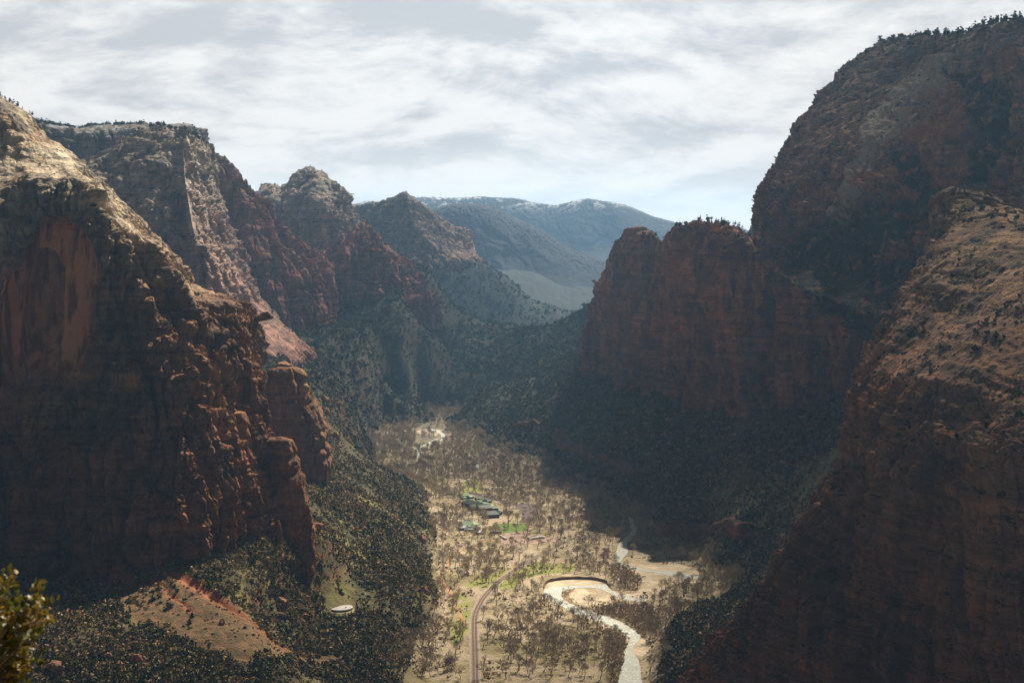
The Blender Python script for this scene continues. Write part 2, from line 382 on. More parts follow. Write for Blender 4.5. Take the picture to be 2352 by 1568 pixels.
# valley floor edges (z just under the floor so that the flat wins) 
for px, py in [(1065, 1568), (1055, 1480), (1010, 1340), (1030, 1240), (1040, 1190), (1030, 1140), (960, 1090), (870, 1040), (825, 1000),
               (1480, 1568), (1490, 1480), (1530, 1400), (1640, 1330), (1600, 1260), (1470, 1200), (1380, 1150), (1200, 1080), (1100, 1030), (1065, 990)]:
    q = PZ(px, py, 0); w_(q[0], q[1], -2)
for px, py in [(1100, 1568), (1250, 1568), (1400, 1568), (1150, 1450), (1300, 1400), (1400, 1330), (1200, 1300), (1100, 1230), (1300, 1230), (1150, 1130), (1050, 1080), (1000, 1030)]:
    q = PZ(px, py, 0); w_(q[0], q[1], -16)
for px, py, Y in [(880, 960, 3600), (900, 940, 3800), (960, 920, 3950), (1010, 920, 4000), (1060, 925, 3950), (1130, 920, 3950), (1010, 885, 4400), (985, 890, 4350)]:
    q = P(px, py, Y); w_(q[0], q[1], -4)
# left foreground hillside
for a in [(0, 1568, 1120), (200, 1568, 1140), (400, 1568, 1180), (560, 1568, 1200), (700, 1568, 1250), (850, 1568, 1350), (960, 1568, 1420), (760, 1568, 1300), (0, 1440, 1270), (150, 1450, 1260), (250, 1460, 1255),
          (340, 1330, 1390), (420, 1380, 1330), (480, 1450, 1270), (560, 1500, 1235), (640, 1540, 1230), (0, 1325, 1440), (200, 1342, 1400), (450, 1290, 1425), (560, 1260, 1480), (640, 1235, 1535), (720, 1212, 1600),
          (560, 1380, 1370), (620, 1420, 1400), (660, 1350, 1480), (700, 1290, 1560), (660, 1440, 1420),
          (783, 1390, 1560), (720, 1390, 1540), (850, 1375, 1590), (920, 1372, 1610), (980, 1380, 1650), (900, 1410, 1545), (820, 1420, 1505), (1010, 1440, 1645), (760, 1480, 1400), (880, 1490, 1440), (970, 1480, 1560), (1040, 1500, 1550),
          (850, 1300, 1680), (950, 1290, 1765), (780, 1230, 1720), (880, 1200, 1900), (960, 1200, 2080), (1000, 1180, 2290), (800, 1130, 2050), (880, 1110, 2300), (940, 1110, 2500), (750, 1080, 2100), (700, 1130, 1780), (770, 1040, 2320), (815, 1020, 2800)]:
    g(a[0], a[1], None, a[2])
# slopes beyond the buttress
for a in [(740, 960, 2500), (700, 860, 2900), (800, 900, 3050), (780, 960, 2800), (690, 820, 3150), (670, 745, 3750), (760, 770, 3600),
          (850, 850, 3560), (900, 900, 3640), (800, 717, 4170), (745, 724, 4190), (860, 700, 4190), (930, 690, 4290), (800, 770, 3880), (860, 770, 3930), (930, 770, 4000), (870, 820, 3720), (950, 840, 3920), (990, 693, 4520), (1000, 770, 4250), (1000, 850, 4030),
          (1080, 728, 4660), (1180, 757, 4820), (1120, 800, 4470), (1050, 790, 4330), (1080, 835, 4260), (1060, 720, 4700), (940, 900, 3780), (980, 875, 4000)]:
    g(a[0], a[1], None, a[2])
for a in [(300, 5200, 30), (450, 5400, 50), (50, 5250, 10), (100, 5000, 20), (-150, 5150, 80), (-100, 5900, 15), (200, 6200, -5)]: w_(*a)
# right hand talus
for a in [(1330, 830, None, 2880), (1440, 885, None, 2580), (1560, 930, None, 2340), (1740, 945, None, 2080), (1850, 970, None, 1960),
          (1250, 905, None, 3050), (1180, 950, None, 3100), (1120, 975, None, 3200), (1300, 960, None, 2700), (1250, 1030, None, 2700), (1400, 1000, None, 2450), (1350, 1080, None, 2430),
          (1500, 1050, None, 2250), (1450, 1130, None, 2250), (1600, 1080, None, 2120), (1560, 1170, None, 2080), (1700, 1080, None, 1980), (1700, 1190, None, 1900), (1640, 1250, None, 1980),
          (1850, 1100, None, 1850), (1900, 1000, None, 1850), (1800, 1250, None, 1780), (1850, 1200, None, 1760)]:
    kf = 1 + 0.14 * min(1, max(0, (1250 - a[1]) / 300.0)) * (1 if a[0] > 1240 else 0.4)
    g(a[0], a[1], None, a[3] * kf)
g(1750, 1300, 20); g(1700, 1340, 14); g(1600, 1390, 12); g(1650, 1420, 40); g(1560, 1440, 22); g(1560, 1500, 30); g(1620, 1500, 55); g(1720, 1380, 60); g(1530, 1560, 26); g(1800, 1340, 60)
g(1900, 1400, None, 1400); g(2200, 1500, None, 1150); g(1700, 1650, None, 1250)
# green hill behind the right talus
for a in [(1355, 717, None, 4800), (1300, 735, None, 4550), (1220, 760, None, 4380), (1160, 782, None, 4300), (1100, 818, None, 4200), (1040, 855, None, 4120), (1045, 880, None, 4060),
          (1320, 790, None, 3980), (1250, 820, None, 3860), (1200, 870, None, 3700), (1120, 880, None, 3800), (1290, 850, None, 3500), (1500, 700, None, 4700)]:
    g(*a)
# far slopes
for a in [(1110, 610, None, 6500), (1180, 652, None, 6600), (1260, 700, None, 6700), (1310, 728, None, 6900), (1060, 640, None, 6200), (1000, 630, None, 6300), (900, 650, None, 6300), (1150, 700, None, 6200), (1220, 740, None, 6300),
          (1300, 690, None, 8200), (1200, 625, None, 8600), (1240, 640, None, 8300), (1340, 660, None, 8600), (1380, 650, None, 9500), (1350, 700, None, 7900)]:
    g(*a)
for x, y, z in [(-200, 5600, 20), (150, 5600, 10), (150, 6900, -5), (500, 7600, -5), (300, 9800, 0), (800, 9800, 0), (-300, 11000, 60), (1500, 12000, 30), (900, 6200, 150), (800, 4600, 280), (700, 3500, 300),
                (600, 2600, 300), (700, 2000, 300), (700, 1500, 240), (600, 1100, 150), (-700, 1900, 260), (-800, 1500, 180), (-800, 2500, 280), (-1100, 3400, 300), (-1100, 4500, 320), (-1300, 6000, 350), (-2500, 9000, 300),
                (-900, 1000, 100), (-500, 700, 60), (0, 900, 0), (400, 800, 60), (0, 400, 0), (2000, 8000, 100), (-4000, 13000, 200), (4500, 13000, 120), (0, 15000, 60), (-2000, 16000, 150), (3000, 16500, 100)]:
    w_(x, y, z)
CPa = np.array(CP)
for a in [(-300, 1600, 118), (-250, 1640, 112), (-400, 1600, 128), (-350, 1750, 135), (-290, 1750, 125), (-500, 1600, 130), (-500, 1900, 170), (-330, 1950, 140), (-270, 1850, 118), (-620, 1500, 115)]: w_(*a)
CPa = np.array(CP)
def uv(x, y): return np.stack([x / np.maximum(y, 300) * 3.3, np.log(np.maximum(y, 300)) * 1.25], -1)
K_ = uv(CPa[:, 0], CPa[:, 1]); n_ = len(K_)
def tps(r2): return 0.5 * r2 * np.log(r2 + 1e-12)
A_ = tps(((K_[:, None] - K_[None]) ** 2).sum(-1)) + np.eye(n_) * 2e-4
Q_ = np.concatenate([np.ones((n_, 1)), K_], 1)
M_ = np.block([[A_, Q_], [Q_.T, np.zeros((3, 3))]])
sol = np.linalg.solve(M_, np.concatenate([CPa[:, 2], np.zeros(3)]))
def base_h(x, y):
    x = np.asarray(x, float); y = np.asarray(y, float); sh = x.shape
    U = uv(x.ravel(), y.ravel()); out = np.empty(len(U))
    for s in range(0, len(U), 40000):
        u = U[s:s + 40000]; r2 = ((u[:, None] - K_[None]) ** 2).sum(-1)
        out[s:s + 40000] = tps(r2) @ sol[:n_] + sol[n_] + u @ sol[n_ + 1:]
    return out.reshape(sh)
_gx = np.linspace(-0.80, 0.80, 260); _gy = np.linspace(math.log(300), math.log(19000), 420)   # coarse lookup table of the relief
_H = base_h(_gx[:, None] * np.exp(_gy)[None], np.exp(_gy)[None] + 0 * _gx[:, None])
def lut(x, y):
    a = np.clip((x / np.maximum(y, 300) - _gx[0]) / (_gx[1] - _gx[0]), 0, len(_gx) - 1.001); b = np.clip((np.log(np.maximum(y, 300)) - _gy[0]) / (_gy[1] - _gy[0]), 0, len(_gy) - 1.001)
    i, j = a.astype(int), b.astype(int); s, t = a - i, b - j
    return (_H[i, j] * (1 - s) + _H[i + 1, j] * s) * (1 - t) + (_H[i, j + 1] * (1 - s) + _H[i + 1, j + 1] * s) * t
def ground_h(x, y, detail=True):
    x = np.asarray(x, float); y = np.asarray(y, float)
    h = lut(x, y); hill = sst(h, 1.0, 26.0)
    q = np.stack([x, y, 0 * x], -1)
    if detail:
        sc = np.clip(y / 2500, 0.7, 1.15)
        n1 = fbm(q, 240, 4, off=2) * 16 * sc + (0.55 - np.abs(fbm(q, 130, 3, off=6)) * 3) * 9 * sc
        n2 = fbm(q, 26, 3, off=4) * 3.2
        h = h + hill * (n1 * np.clip(h / 60, 0.15, 1.0) * (0.45 + 0.55 * sst(y, 1900, 3000)) + n2)
    h = 0.5 * (h + np.sqrt(h * h + 1.2)) - 0.55 * (1 - hill) * 0          # smooth max with the flat
    h = np.where(h < 0.6, 0.0 + h * 0.0, h - 0.6)
    return h + floor_z(y), hill
nA, nR = 1050, 1250
ang = np.linspace(-0.62, 0.60, nA) ; ang = np.sign(ang) * (np.abs(ang) * 0.55 + 0.45 * np.abs(ang) ** 2 / 0.62)
t_ = np.linspace(0, 1, nR)
Yr = 1 / (1 / 700 + (1 / 19000 - 1 / 700) * (0.55 * t_ + 0.45 * (1 - (1 - t_) ** 2.2)))
gx = ang[:, None] * Yr[None]; gy = Yr[None] + 0 * gx
gz, hill = ground_h(gx, gy)
GG = np.stack([gx, gy, gz], -1)
def poly_mask(x, y, poly):
    ins = np.zeros(x.shape, bool); n = len(poly)
    for i in range(n):
        (x1, y1), (x2, y2) = poly[i], poly[(i + 1) % n]
        c = ((y1 > y) != (y2 > y)) & (x < (x2 - x1) * (y - y1) / (y2 - y1 + 1e-12) + x1)
        ins ^= c
    return ins
def seg_dist(x, y, pl_):
    d = np.full(x.shape, 1e9)
    for (x1, y1), (x2, y2) in zip(pl_[:-1], pl_[1:]):
        dx, dy = x2 - x1, y2 - y1; t = np.clip(((x - x1) * dx + (y - y1) * dy) / (dx * dx + dy * dy + 1e-9), 0, 1)
        d = np.minimum(d, np.hypot(x - x1 - t * dx, y - y1 - t * dy))
    return d
def fl(px, py):
    """point of the valley floor seen at (px, py)"""
    q = PZ(px, py, 0.0)
    for _ in range(6): q = PZ(px, py, float(floor_z(q[1])))
    return (q[0], q[1])
# soil colour zones kept as attributes of the ground
def zone(pts): return [fl(*p) for p in pts]
def gpt(px, py, Y): q = P(px, py, Y); return (q[0], q[1])
FAN = [gpt(330, 1325, 1400), gpt(420, 1345, 1385), gpt(520, 1420, 1345), gpt(640, 1500, 1330), gpt(800, 1580, 1380), gpt(560, 1600, 1220), gpt(470, 1560, 1240), gpt(380, 1500, 1270), gpt(290, 1460, 1320), gpt(270, 1400, 1370)]
wx_ = gx + 14 * fbm(np.stack([gx, gy, 0 * gx], -1), 40, 3, off=61); wy_ = gy + 14 * fbm(np.stack([gx, gy, 0 * gx], -1), 40, 3, off=66)
fanm = poly_mask(wx_, wy_, FAN).astype(np.float32)
for _ in range(5):
    fanm[1:-1, 1:-1] = (fanm[1:-1, 1:-1] + fanm[2:, 1:-1] + fanm[:-2, 1:-1] + fanm[1:-1, 2:] + fanm[1:-1, :-2]) / 5
GULLY = [gpt(400, 1335, 1400), gpt(440, 1380, 1372), gpt(480, 1420, 1350), gpt(520, 1455, 1335), gpt(570, 1490, 1325), gpt(640, 1540, 1320)]
GULLY2 = [gpt(350, 1345, 1392), gpt(370, 1380, 1372), gpt(385, 1415, 1352), gpt(400, 1440, 1340), gpt(440, 1475, 1310)]
gd = seg_dist(gx, gy, GULLY); gd2 = seg_dist(gx, gy, GULLY2)
jit = 1 + 0.5 * perlin(gx / 14, gy / 14, 0 * gx)
gul = np.exp(-(gd / (5.0 * jit)) ** 2); gul2 = np.exp(-(gd2 / (2.6 * jit)) ** 2)
GG[..., 2] -= 5.0 * gul + 2.5 * gul2
GRASS = [[(1120, 1320), (1230, 1290), (1330, 1300), (1290, 1335), (1180, 1355), (1060, 1345)], [(1040, 1490), (1075, 1450), (1085, 1380), (1060, 1360), (1030, 1400)],
         [(1060, 1110), (1100, 1095), (1110, 1130), (1040, 1140)], [(1090, 1025), (1170, 1020), (1165, 1035), (1090, 1040)]]
grass = np.zeros(gx.shape, np.float32)
for gz_ in GRASS: grass += poly_mask(gx, gy, zone(gz_))
for _ in range(4): grass[1:-1, 1:-1] = (grass[1:-1, 1:-1] + grass[2:, 1:-1] + grass[:-2, 1:-1] + grass[1:-1, 2:] + grass[1:-1, :-2]) / 5
m, N = new_mat('ground')
pos, xyz, nz = pos_nodes(N)
A = lambda s: N.n('ShaderNodeAttribute', {}, attribute_name=s).outputs['Fac']
n1 = N.noise(pos, 0.02, 6.0, 0.65); n2 = N.noise(pos, 0.12, 5.0, 0.7); n3 = N.noise(pos, 0.005, 3.0)
flat = N.mix(N.ss(n1, 0.42, 0.60), (0.40, 0.32, 0.215), (0.25, 0.20, 0.115))
flat = N.mix(N.ss(n2, 0.50, 0.66), flat, (0.16, 0.125, 0.075))
flat = N.mix(N.ss(n3, 0.52, 0.62), flat, (0.22, 0.18, 0.09))
flat = N.mix(N.m('MULTIPLY', A('grass'), N.ss(n1, 0.3, 0.5)), flat, (0.24, 0.24, 0.07))
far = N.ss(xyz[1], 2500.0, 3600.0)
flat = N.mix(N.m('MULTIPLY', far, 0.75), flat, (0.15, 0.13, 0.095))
slope = N.mix(N.ss(n1, 0.40, 0.62), (0.105, 0.080, 0.040), (0.048, 0.050, 0.024))
slope = N.mix(N.ss(n2, 0.47, 0.62), slope, (0.045, 0.050, 0.024))
slope = N.mix(N.m('MULTIPLY', N.ss(N.noise(pos, 0.011, 4.0, 0.6), 0.50, 0.62), N.ss(xyz[1], 2500.0, 1900.0)), slope, (0.20, 0.175, 0.070))
slope = N.mix(N.m('MULTIPLY', N.ss(n3, 0.5, 0.60), N.ss(n1, 0.52, 0.68)), slope, (0.20, 0.085, 0.045))
slope = N.mix(N.m('MULTIPLY', N.ss(nz, 0.72, 0.55), N.ss(n2, 0.50, 0.62)), slope, (0.23, 0.085, 0.045))
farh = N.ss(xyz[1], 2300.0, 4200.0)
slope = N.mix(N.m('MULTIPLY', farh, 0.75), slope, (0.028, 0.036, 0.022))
fan = N.mix(N.ss(n2, 0.38, 0.58), (0.215, 0.125, 0.068), (0.115, 0.082, 0.042))
slope = N.mix(A('fan'), slope, fan)
red = N.m('MINIMUM', A('gully'), 1.0)
slope = N.mix(red, slope, (0.36, 0.14, 0.07))
col = N.mix(A('hill'), flat, slope)
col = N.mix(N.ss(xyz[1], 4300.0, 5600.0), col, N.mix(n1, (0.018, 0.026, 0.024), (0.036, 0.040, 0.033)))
hh = N.m('ADD', N.m('MULTIPLY', n2, 3.0), N.m('MULTIPLY', N.noise(pos, 0.5, 4.0, 0.7), 1.2))
finish(N, col, 0.95, hh, 0.8, 1.2)
M_GROUND = m
gme = mesh_np('ground', GG.reshape(-1, 3), grid_faces(nA, nR), attrs={'hill': hill, 'fan': fanm * hill, 'grass': grass, 'gully': np.clip(gul * 1.1 + gul2 + 0.35 * np.exp(-(gd / 14) ** 2), 0, 1)})
# faces of the grid turn up
gme.flip_normals()
tag(link('ground', gme, M_GROUND), 'canyon floor with scrubby slopes rising to the cliffs', kind='structure')

# ------------------------------------------------------------------ cliffs and mountains
A_COLS = [
 [(-260, 1330, 1400), (-260, 900, 1480), (-260, 520, 1540), (-260, 330, 1640), (-260, 60, 1760)],
 [(0, 1325, 1440), (0, 900, 1500), (0, 510, 1550), (0, 370, 1640), (0, 225, 1750)],
 [(70, 1335, 1430), (75, 900, 1495), (75, 455, 1545), (58, 370, 1640), (50, 262, 1740)],
 [(140, 1342, 1420), (140, 900, 1495), (140, 448, 1550), (120, 385, 1630), (100, 312, 1740)],
 [(215, 1342, 1405), (215, 900, 1490), (205, 450, 1545), (190, 425, 1600), (165, 355, 1730)],
 [(290, 1340, 1395), (285, 900, 1480), (245, 520, 1550), (240, 485, 1620), (235, 425, 1730)],
 [(370, 1315, 1400), (360, 950, 1470), (325, 570, 1570), (318, 545, 1640), (318, 505, 1740)],
 [(440, 1290, 1420), (430, 950, 1480), (392, 650, 1590), (388, 625, 1660), (388, 575, 1740)],
 [(500, 1280, 1450), (490, 980, 1500), (450, 695, 1600), (448, 680, 1660), (447, 650, 1740)],
 [(560, 1258, 1480), (545, 980, 1530), (515, 705, 1610), (513, 692, 1650), (512, 672, 1700)],
 [(620, 1238, 1520), (585, 1000, 1570), (560, 722, 1630), (560, 707, 1660), (560, 694, 1690)],
 [(650, 1225, 1570), (603, 1000, 1600), (577, 735, 1650), (578, 722, 1670), (578, 708, 1690)],
 [(660, 1215, 1640), (612, 990, 1660), (585, 750, 1690), (584, 738, 1700), (583, 725, 1710)],
 [(650, 1190, 1760), (600, 970, 1760), (570, 760, 1770), (568, 748, 1780), (566, 735, 1790)],
 [(560, 1150, 1950), (520, 960, 1950), (500, 770, 1950), (500, 750, 1960), (500, 740, 1970)]]
def alcove(G, G2, nrm):
    """the great blind arch: a tall recess whose back wall is smooth, with a deeper arch inside it"""
    x, y = G[..., 0], G[..., 2]
    px, py = proj(G); px = px + 7 * fbm(G, 30, 3, off=201); py = py + 26 * fbm(G, 50, 3, off=205)
    def arch(cx, top, hw, bot, soft=7.0, lean=0.0):
        c = cx + lean * (py - top)
        yy = np.clip((py - top) / (hw * 1.5), -1, 1)
        width = hw * np.sqrt(np.clip(1 - (1 - np.clip(yy, 0, 1)) ** 2, 0, 1)) * (1 - 0.15 * sst(py, (top + bot) / 2, bot))
        inside = sst(width - np.abs(px - c), 0, soft) * (py > top) * (1 - sst(py, bot - 130, bot))
        return inside
    a = arch(142, 498, 100, 960, 5.0, -0.12); b = arch(108, 566, 45, 860, 4.0, -0.06)
    r = np.maximum(a, 0)
    smooth = G + nrm * 2.0 * fbm(G, 120, 2)[..., None]
    G3 = G2 * (1 - r[..., None] * 0.85) + smooth * r[..., None] * 0.85
    G3[..., 1] += 26 * a + 24 * b
    G3[..., 0] += -8 * a
    # vertical edge left of the arch, its sunlight put into the colour
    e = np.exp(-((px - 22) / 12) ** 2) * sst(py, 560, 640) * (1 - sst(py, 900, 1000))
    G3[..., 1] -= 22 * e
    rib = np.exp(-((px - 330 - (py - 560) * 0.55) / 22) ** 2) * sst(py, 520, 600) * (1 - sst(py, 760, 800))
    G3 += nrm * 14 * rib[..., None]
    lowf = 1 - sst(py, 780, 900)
    return G3, {'lit_tint': np.clip(np.maximum(a * (1 - .4 * b), 0.9 * e) * (0.35 + 0.65 * lowf), 0, 1)}  # bounce light in the arch and sun on its edge, painted as colour
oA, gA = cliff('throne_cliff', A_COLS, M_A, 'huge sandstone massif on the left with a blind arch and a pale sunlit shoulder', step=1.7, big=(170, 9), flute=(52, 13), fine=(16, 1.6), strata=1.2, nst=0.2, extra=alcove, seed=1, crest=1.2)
B1_COLS = [
 [(120, 700, 3050), (130, 560, 3050), (150, 450, 3100), (180, 390, 3150), (200, 360, 3250)],
 [(200, 700, 3000), (210, 560, 3000), (220, 450, 3060), (235, 380, 3150), (250, 330, 3250)],
 [(300, 720, 2950), (290, 560, 2980), (290, 450, 3050), (290, 350, 3150), (300, 300, 3250)],
 [(400, 760, 2900), (385, 600, 2950), (375, 470, 3030), (365, 350, 3130), (355, 282, 3250)],
 [(480, 800, 2850), (440, 640, 2900), (415, 520, 2990), (405, 390, 3090), (400, 287, 3230)],
 [(560, 825, 2800), (495, 670, 2870), (450, 520, 2960), (432, 400, 3080), (432, 295, 3230)],
 [(620, 845, 2830), (545, 690, 3010), (500, 545, 3130), (470, 420, 3250), (455, 318, 3350)],
 [(685, 830, 2980), (585, 690, 3200), (535, 560, 3330), (500, 450, 3450), (478, 345, 3520)],
 [(700, 810, 3200), (598, 675, 3420), (545, 560, 3550), (508, 460, 3650), (485, 360, 3700)]]
oB1, gB1 = cliff('canyon_wall', B1_COLS, M_B, 'tall grey and tan cliff with a pale sunlit fin running down to the scrub', step=2.0, big=(330, 20), flute=(110, 15), fine=(36, 4), strata=2.5, nst=0.2, seed=3, crest=6, lev=50)
B2_COLS = [
 [(440, 780, 3650), (430, 500, 3700), (430, 300, 3750)],
 [(500, 775, 3560), (490, 520, 3620), (475, 320, 3700)],
 [(550, 768, 3500), (535, 540, 3580), (520, 356, 3680)],
 [(600, 760, 3520), (590, 570, 3590), (565, 405, 3680)],
 [(660, 748, 3560), (650, 610, 3640), (600, 442, 3720)],
 [(705, 738, 3620), (695, 640, 3690), (645, 510, 3760)],
 [(740, 725, 3680), (735, 655, 3740), (700, 565, 3800)],
 [(757, 715, 3780), (752, 670, 3840), (745, 615, 3880)],
 [(752, 700, 4150), (745, 680, 4200), (735, 640, 4250)]]
oB2, gB2 = cliff('red_wall', B2_COLS, M_RED, 'red sandstone wall with a sloping grey rim, behind the sunlit fin', step=2.0, big=(380, 30), flute=(120, 15), fine=(40, 4), strata=2, seed=5, crest=7, lev=60)
oB3, gB3 = cliff('mesa', [[(x, 640, 4300 + dx), (x, 430, 4350 + dx), (x, y, 4400 + dx)] for x, y, dx in [(-60, 270, 200), (40, 272, 100), (90, 274, 0), (150, 285, 0), (180, 292, 60), (250, 289, 100), (330, 291, 150), (420, 292, 300), (470, 300, 500)]],
                 M_B, 'flat topped mesa with snow and pines along its rim', step=2.4, big=(400, 26), flute=(130, 22), fine=(40, 6), strata=4, seed=6, back=(500, 10, 1500, 300), lev=60)
C1_COLS = [
 [(560, 620, 4750), (575, 520, 4850), (590, 455, 4950), (600, 428, 5050)],
 [(610, 640, 4700), (615, 520, 4800), (622, 455, 4900), (625, 425, 5050)],
 [(650, 640, 4650), (648, 530, 4750), (646, 465, 4850), (648, 434, 5000)],
 [(700, 640, 4600), (690, 500, 4700), (685, 440, 4800), (685, 398, 4950)],
 [(750, 640, 4600), (735, 500, 4680), (728, 430, 4780), (717, 383, 4920)],
 [(800, 630, 4650), (780, 500, 4720), (768, 440, 4800), (755, 402, 4920)],
 [(835, 620, 4780), (815, 515, 4850), (800, 470, 4900), (783, 425, 4960)],
 [(840, 610, 5100), (822, 520, 5150), (808, 480, 5200), (790, 440, 5230)]]
oC1, gC1 = cliff('peak', C1_COLS, M_B, 'rounded rock peak dusted with snow, tallest on the left skyline', step=2.0, big=(420, 26), flute=(110, 24), fine=(45, 5), strata=3, seed=8, crest=6, lev=70)
C2_COLS = [
 [(700, 728, 4250), (715, 660, 4280), (728, 590, 4330)],
 [(745, 722, 4180), (755, 650, 4230), (765, 568, 4290)],
 [(800, 715, 4150), (805, 620, 4200), (800, 545, 4270)],
 [(845, 700, 4180), (845, 600, 4230), (835, 515, 4310)],
 [(880, 695, 4200), (880, 610, 4260), (870, 540, 4340)],
 [(925, 688, 4270), (918, 620, 4330), (905, 572, 4400)],
 [(965, 688, 4380), (952, 640, 4430), (935, 600, 4480)],
 [(990, 690, 4520), (975, 655, 4570), (958, 628, 4600)],
 [(985, 680, 4900), (968, 650, 4950), (950, 630, 4980)]]
oC2, gC2 = cliff('red_spur', C2_COLS, M_RED, 'fluted red cliff ending in a spur above the dark green slope', step=2.0, big=(300, 34), flute=(105, 30), fine=(36, 5), strata=2, seed=9, bury=90, crest=14, lev=50)
C3_COLS = [
 [(780, 640, 6500), (790, 560, 6600), (800, 482, 6750)],
 [(840, 640, 6300), (840, 560, 6400), (838, 474, 6600)],
 [(885, 638, 6200), (882, 560, 6300), (876, 470, 6500)],
 [(930, 632, 6150), (920, 550, 6270), (905, 458, 6450)],
 [(975, 622, 6150), (955, 540, 6260), (932, 445, 6430)],
 [(1020, 612, 6200), (990, 540, 6300), (960, 468, 6460)],
 [(1055, 604, 6280), (1030, 560, 6370), (1000, 500, 6500)],
 [(1085, 600, 6400), (1065, 570, 6450), (1045, 526, 6560)],
 [(1100, 600, 6650), (1085, 580, 6700), (1065, 532, 6760)],
 [(1095, 600, 7200), (1080, 585, 7200), (1062, 540, 7200)]]
oC3, gC3 = cliff('far_peak', C3_COLS, M_B, 'blue hazed peak with a small knob on top, beyond the red spur', step=2.0, big=(500, 30), flute=(140, 30), fine=(55, 6), strata=3, seed=11, crest=8, lev=90)
def range_(name, pts, Y, bot, mat, label, seed, dY=900, flute=(320, 16), crest=4, big=(900, 26), step=2.2):
    cols = [[(x, bot, Y - dY + 0.2 * dY * math.sin(i * 1.7)), (x, y * 0.45 + bot * 0.55, Y - dY * 0.45), (x, y, Y)] for i, (x, y) in enumerate(pts)]
    return cliff(name, cols, mat, label, step=step, big=big, flute=flute, fine=(90, 4), strata=1.5, layk=0.0, back=(900, 100, 3000, 700), bury=150, seed=seed, crest=crest, zsq=0.3, lev=150)
range_('hazy_ridge', [(900, 520), (960, 500), (1010, 482), (1060, 474), (1110, 476), (1150, 490), (1190, 512), (1215, 520), (1260, 545), (1310, 575), (1350, 592), (1400, 608), (1460, 625)], 9000, 722, M_FAR, 'blue hazed stepped ridge falling away to the right, beyond the peaks', 13)
range_('snowy_plateau', [(760, 478), (820, 470), (850, 464), (880, 468), (930, 462), (980, 458), (1050, 460), (1090, 455), (1140, 457), (1180, 460), (1230, 470), (1270, 474), (1310, 466), (1345, 461), (1385, 468), (1420, 472), (1460, 484), (1500, 500), (1550, 512), (1600, 527), (1660, 545), (1800, 590)], 12500, 690, M_FAR, 'farthest long blue plateau, streaked with snow along its crest', 14, dY=1200, crest=4)
range_('distant_mesa', [(1400, 545), (1500, 535), (1560, 528), (1620, 523), (1680, 521), (1710, 524), (1735, 537), (1800, 560)], 17500, 600, M_FAR, 'low pale blue mesa peeping over the dark promontory', 15, crest=0)
cliff('dark_knoll', [[(1650, 640, 5600), (1655, 590, 5700), (1660, 560, 5750)], [(1690, 630, 5400), (1695, 580, 5500), (1700, 545, 5600)], [(1730, 620, 5300), (1735, 560, 5400), (1742, 512, 5500)], [(1790, 600, 5300), (1790, 540, 5400), (1795, 480, 5500)], [(1900, 600, 5500), (1900, 540, 5500), (1900, 480, 5600)]],
      M_B, 'dark blue knoll showing in the notch beside the great wall', step=2.4, big=(300, 25), flute=(120, 15), fine=(40, 6), seed=16, crest=6)
D_COLS = [
 [(1450, 800, 3300), (1470, 700, 3250), (1500, 640, 3200), (1530, 570, 3200)],
 [(1345, 815, 3060), (1385, 720, 3020), (1420, 650, 2990), (1465, 575, 2990)],
 [(1318, 838, 2900), (1352, 730, 2870), (1388, 650, 2850), (1432, 585, 2840)],
 [(1358, 855, 2770), (1378, 740, 2740), (1406, 650, 2720), (1450, 553, 2710)],
 [(1440, 895, 2600), (1445, 760, 2570), (1460, 650, 2550), (1495, 542, 2540)],
 [(1500, 915, 2480), (1500, 770, 2450), (1505, 655, 2430), (1528, 562, 2430)],
 [(1560, 935, 2360), (1560, 780, 2330), (1562, 650, 2310), (1572, 545, 2310)],
 [(1640, 945, 2240), (1640, 780, 2210), (1640, 660, 2180), (1645, 531, 2190)],
 [(1740, 950, 2100), (1738, 790, 2070), (1735, 680, 2050), (1735, 568, 2080)],
 [(1800, 960, 2250), (1800, 800, 2250), (1800, 700, 2250), (1800, 610, 2280)],
 [(1860, 965, 2500), (1860, 800, 2500), (1860, 700, 2500), (1850, 620, 2500)]]
D_COLS = [[(a, b, c * 1.14) for a, b, c in q] for q in D_COLS]
oD, gD = cliff('promontory', D_COLS, M_D, 'dark red cliff promontory jutting into the canyon in full shade', step=1.8, inset=-0.1, big=(220, 26), flute=(75, 22), fine=(22, 3.0), strata=1.6, seed=17, crest=9, back=(180, 20, 420, 60))
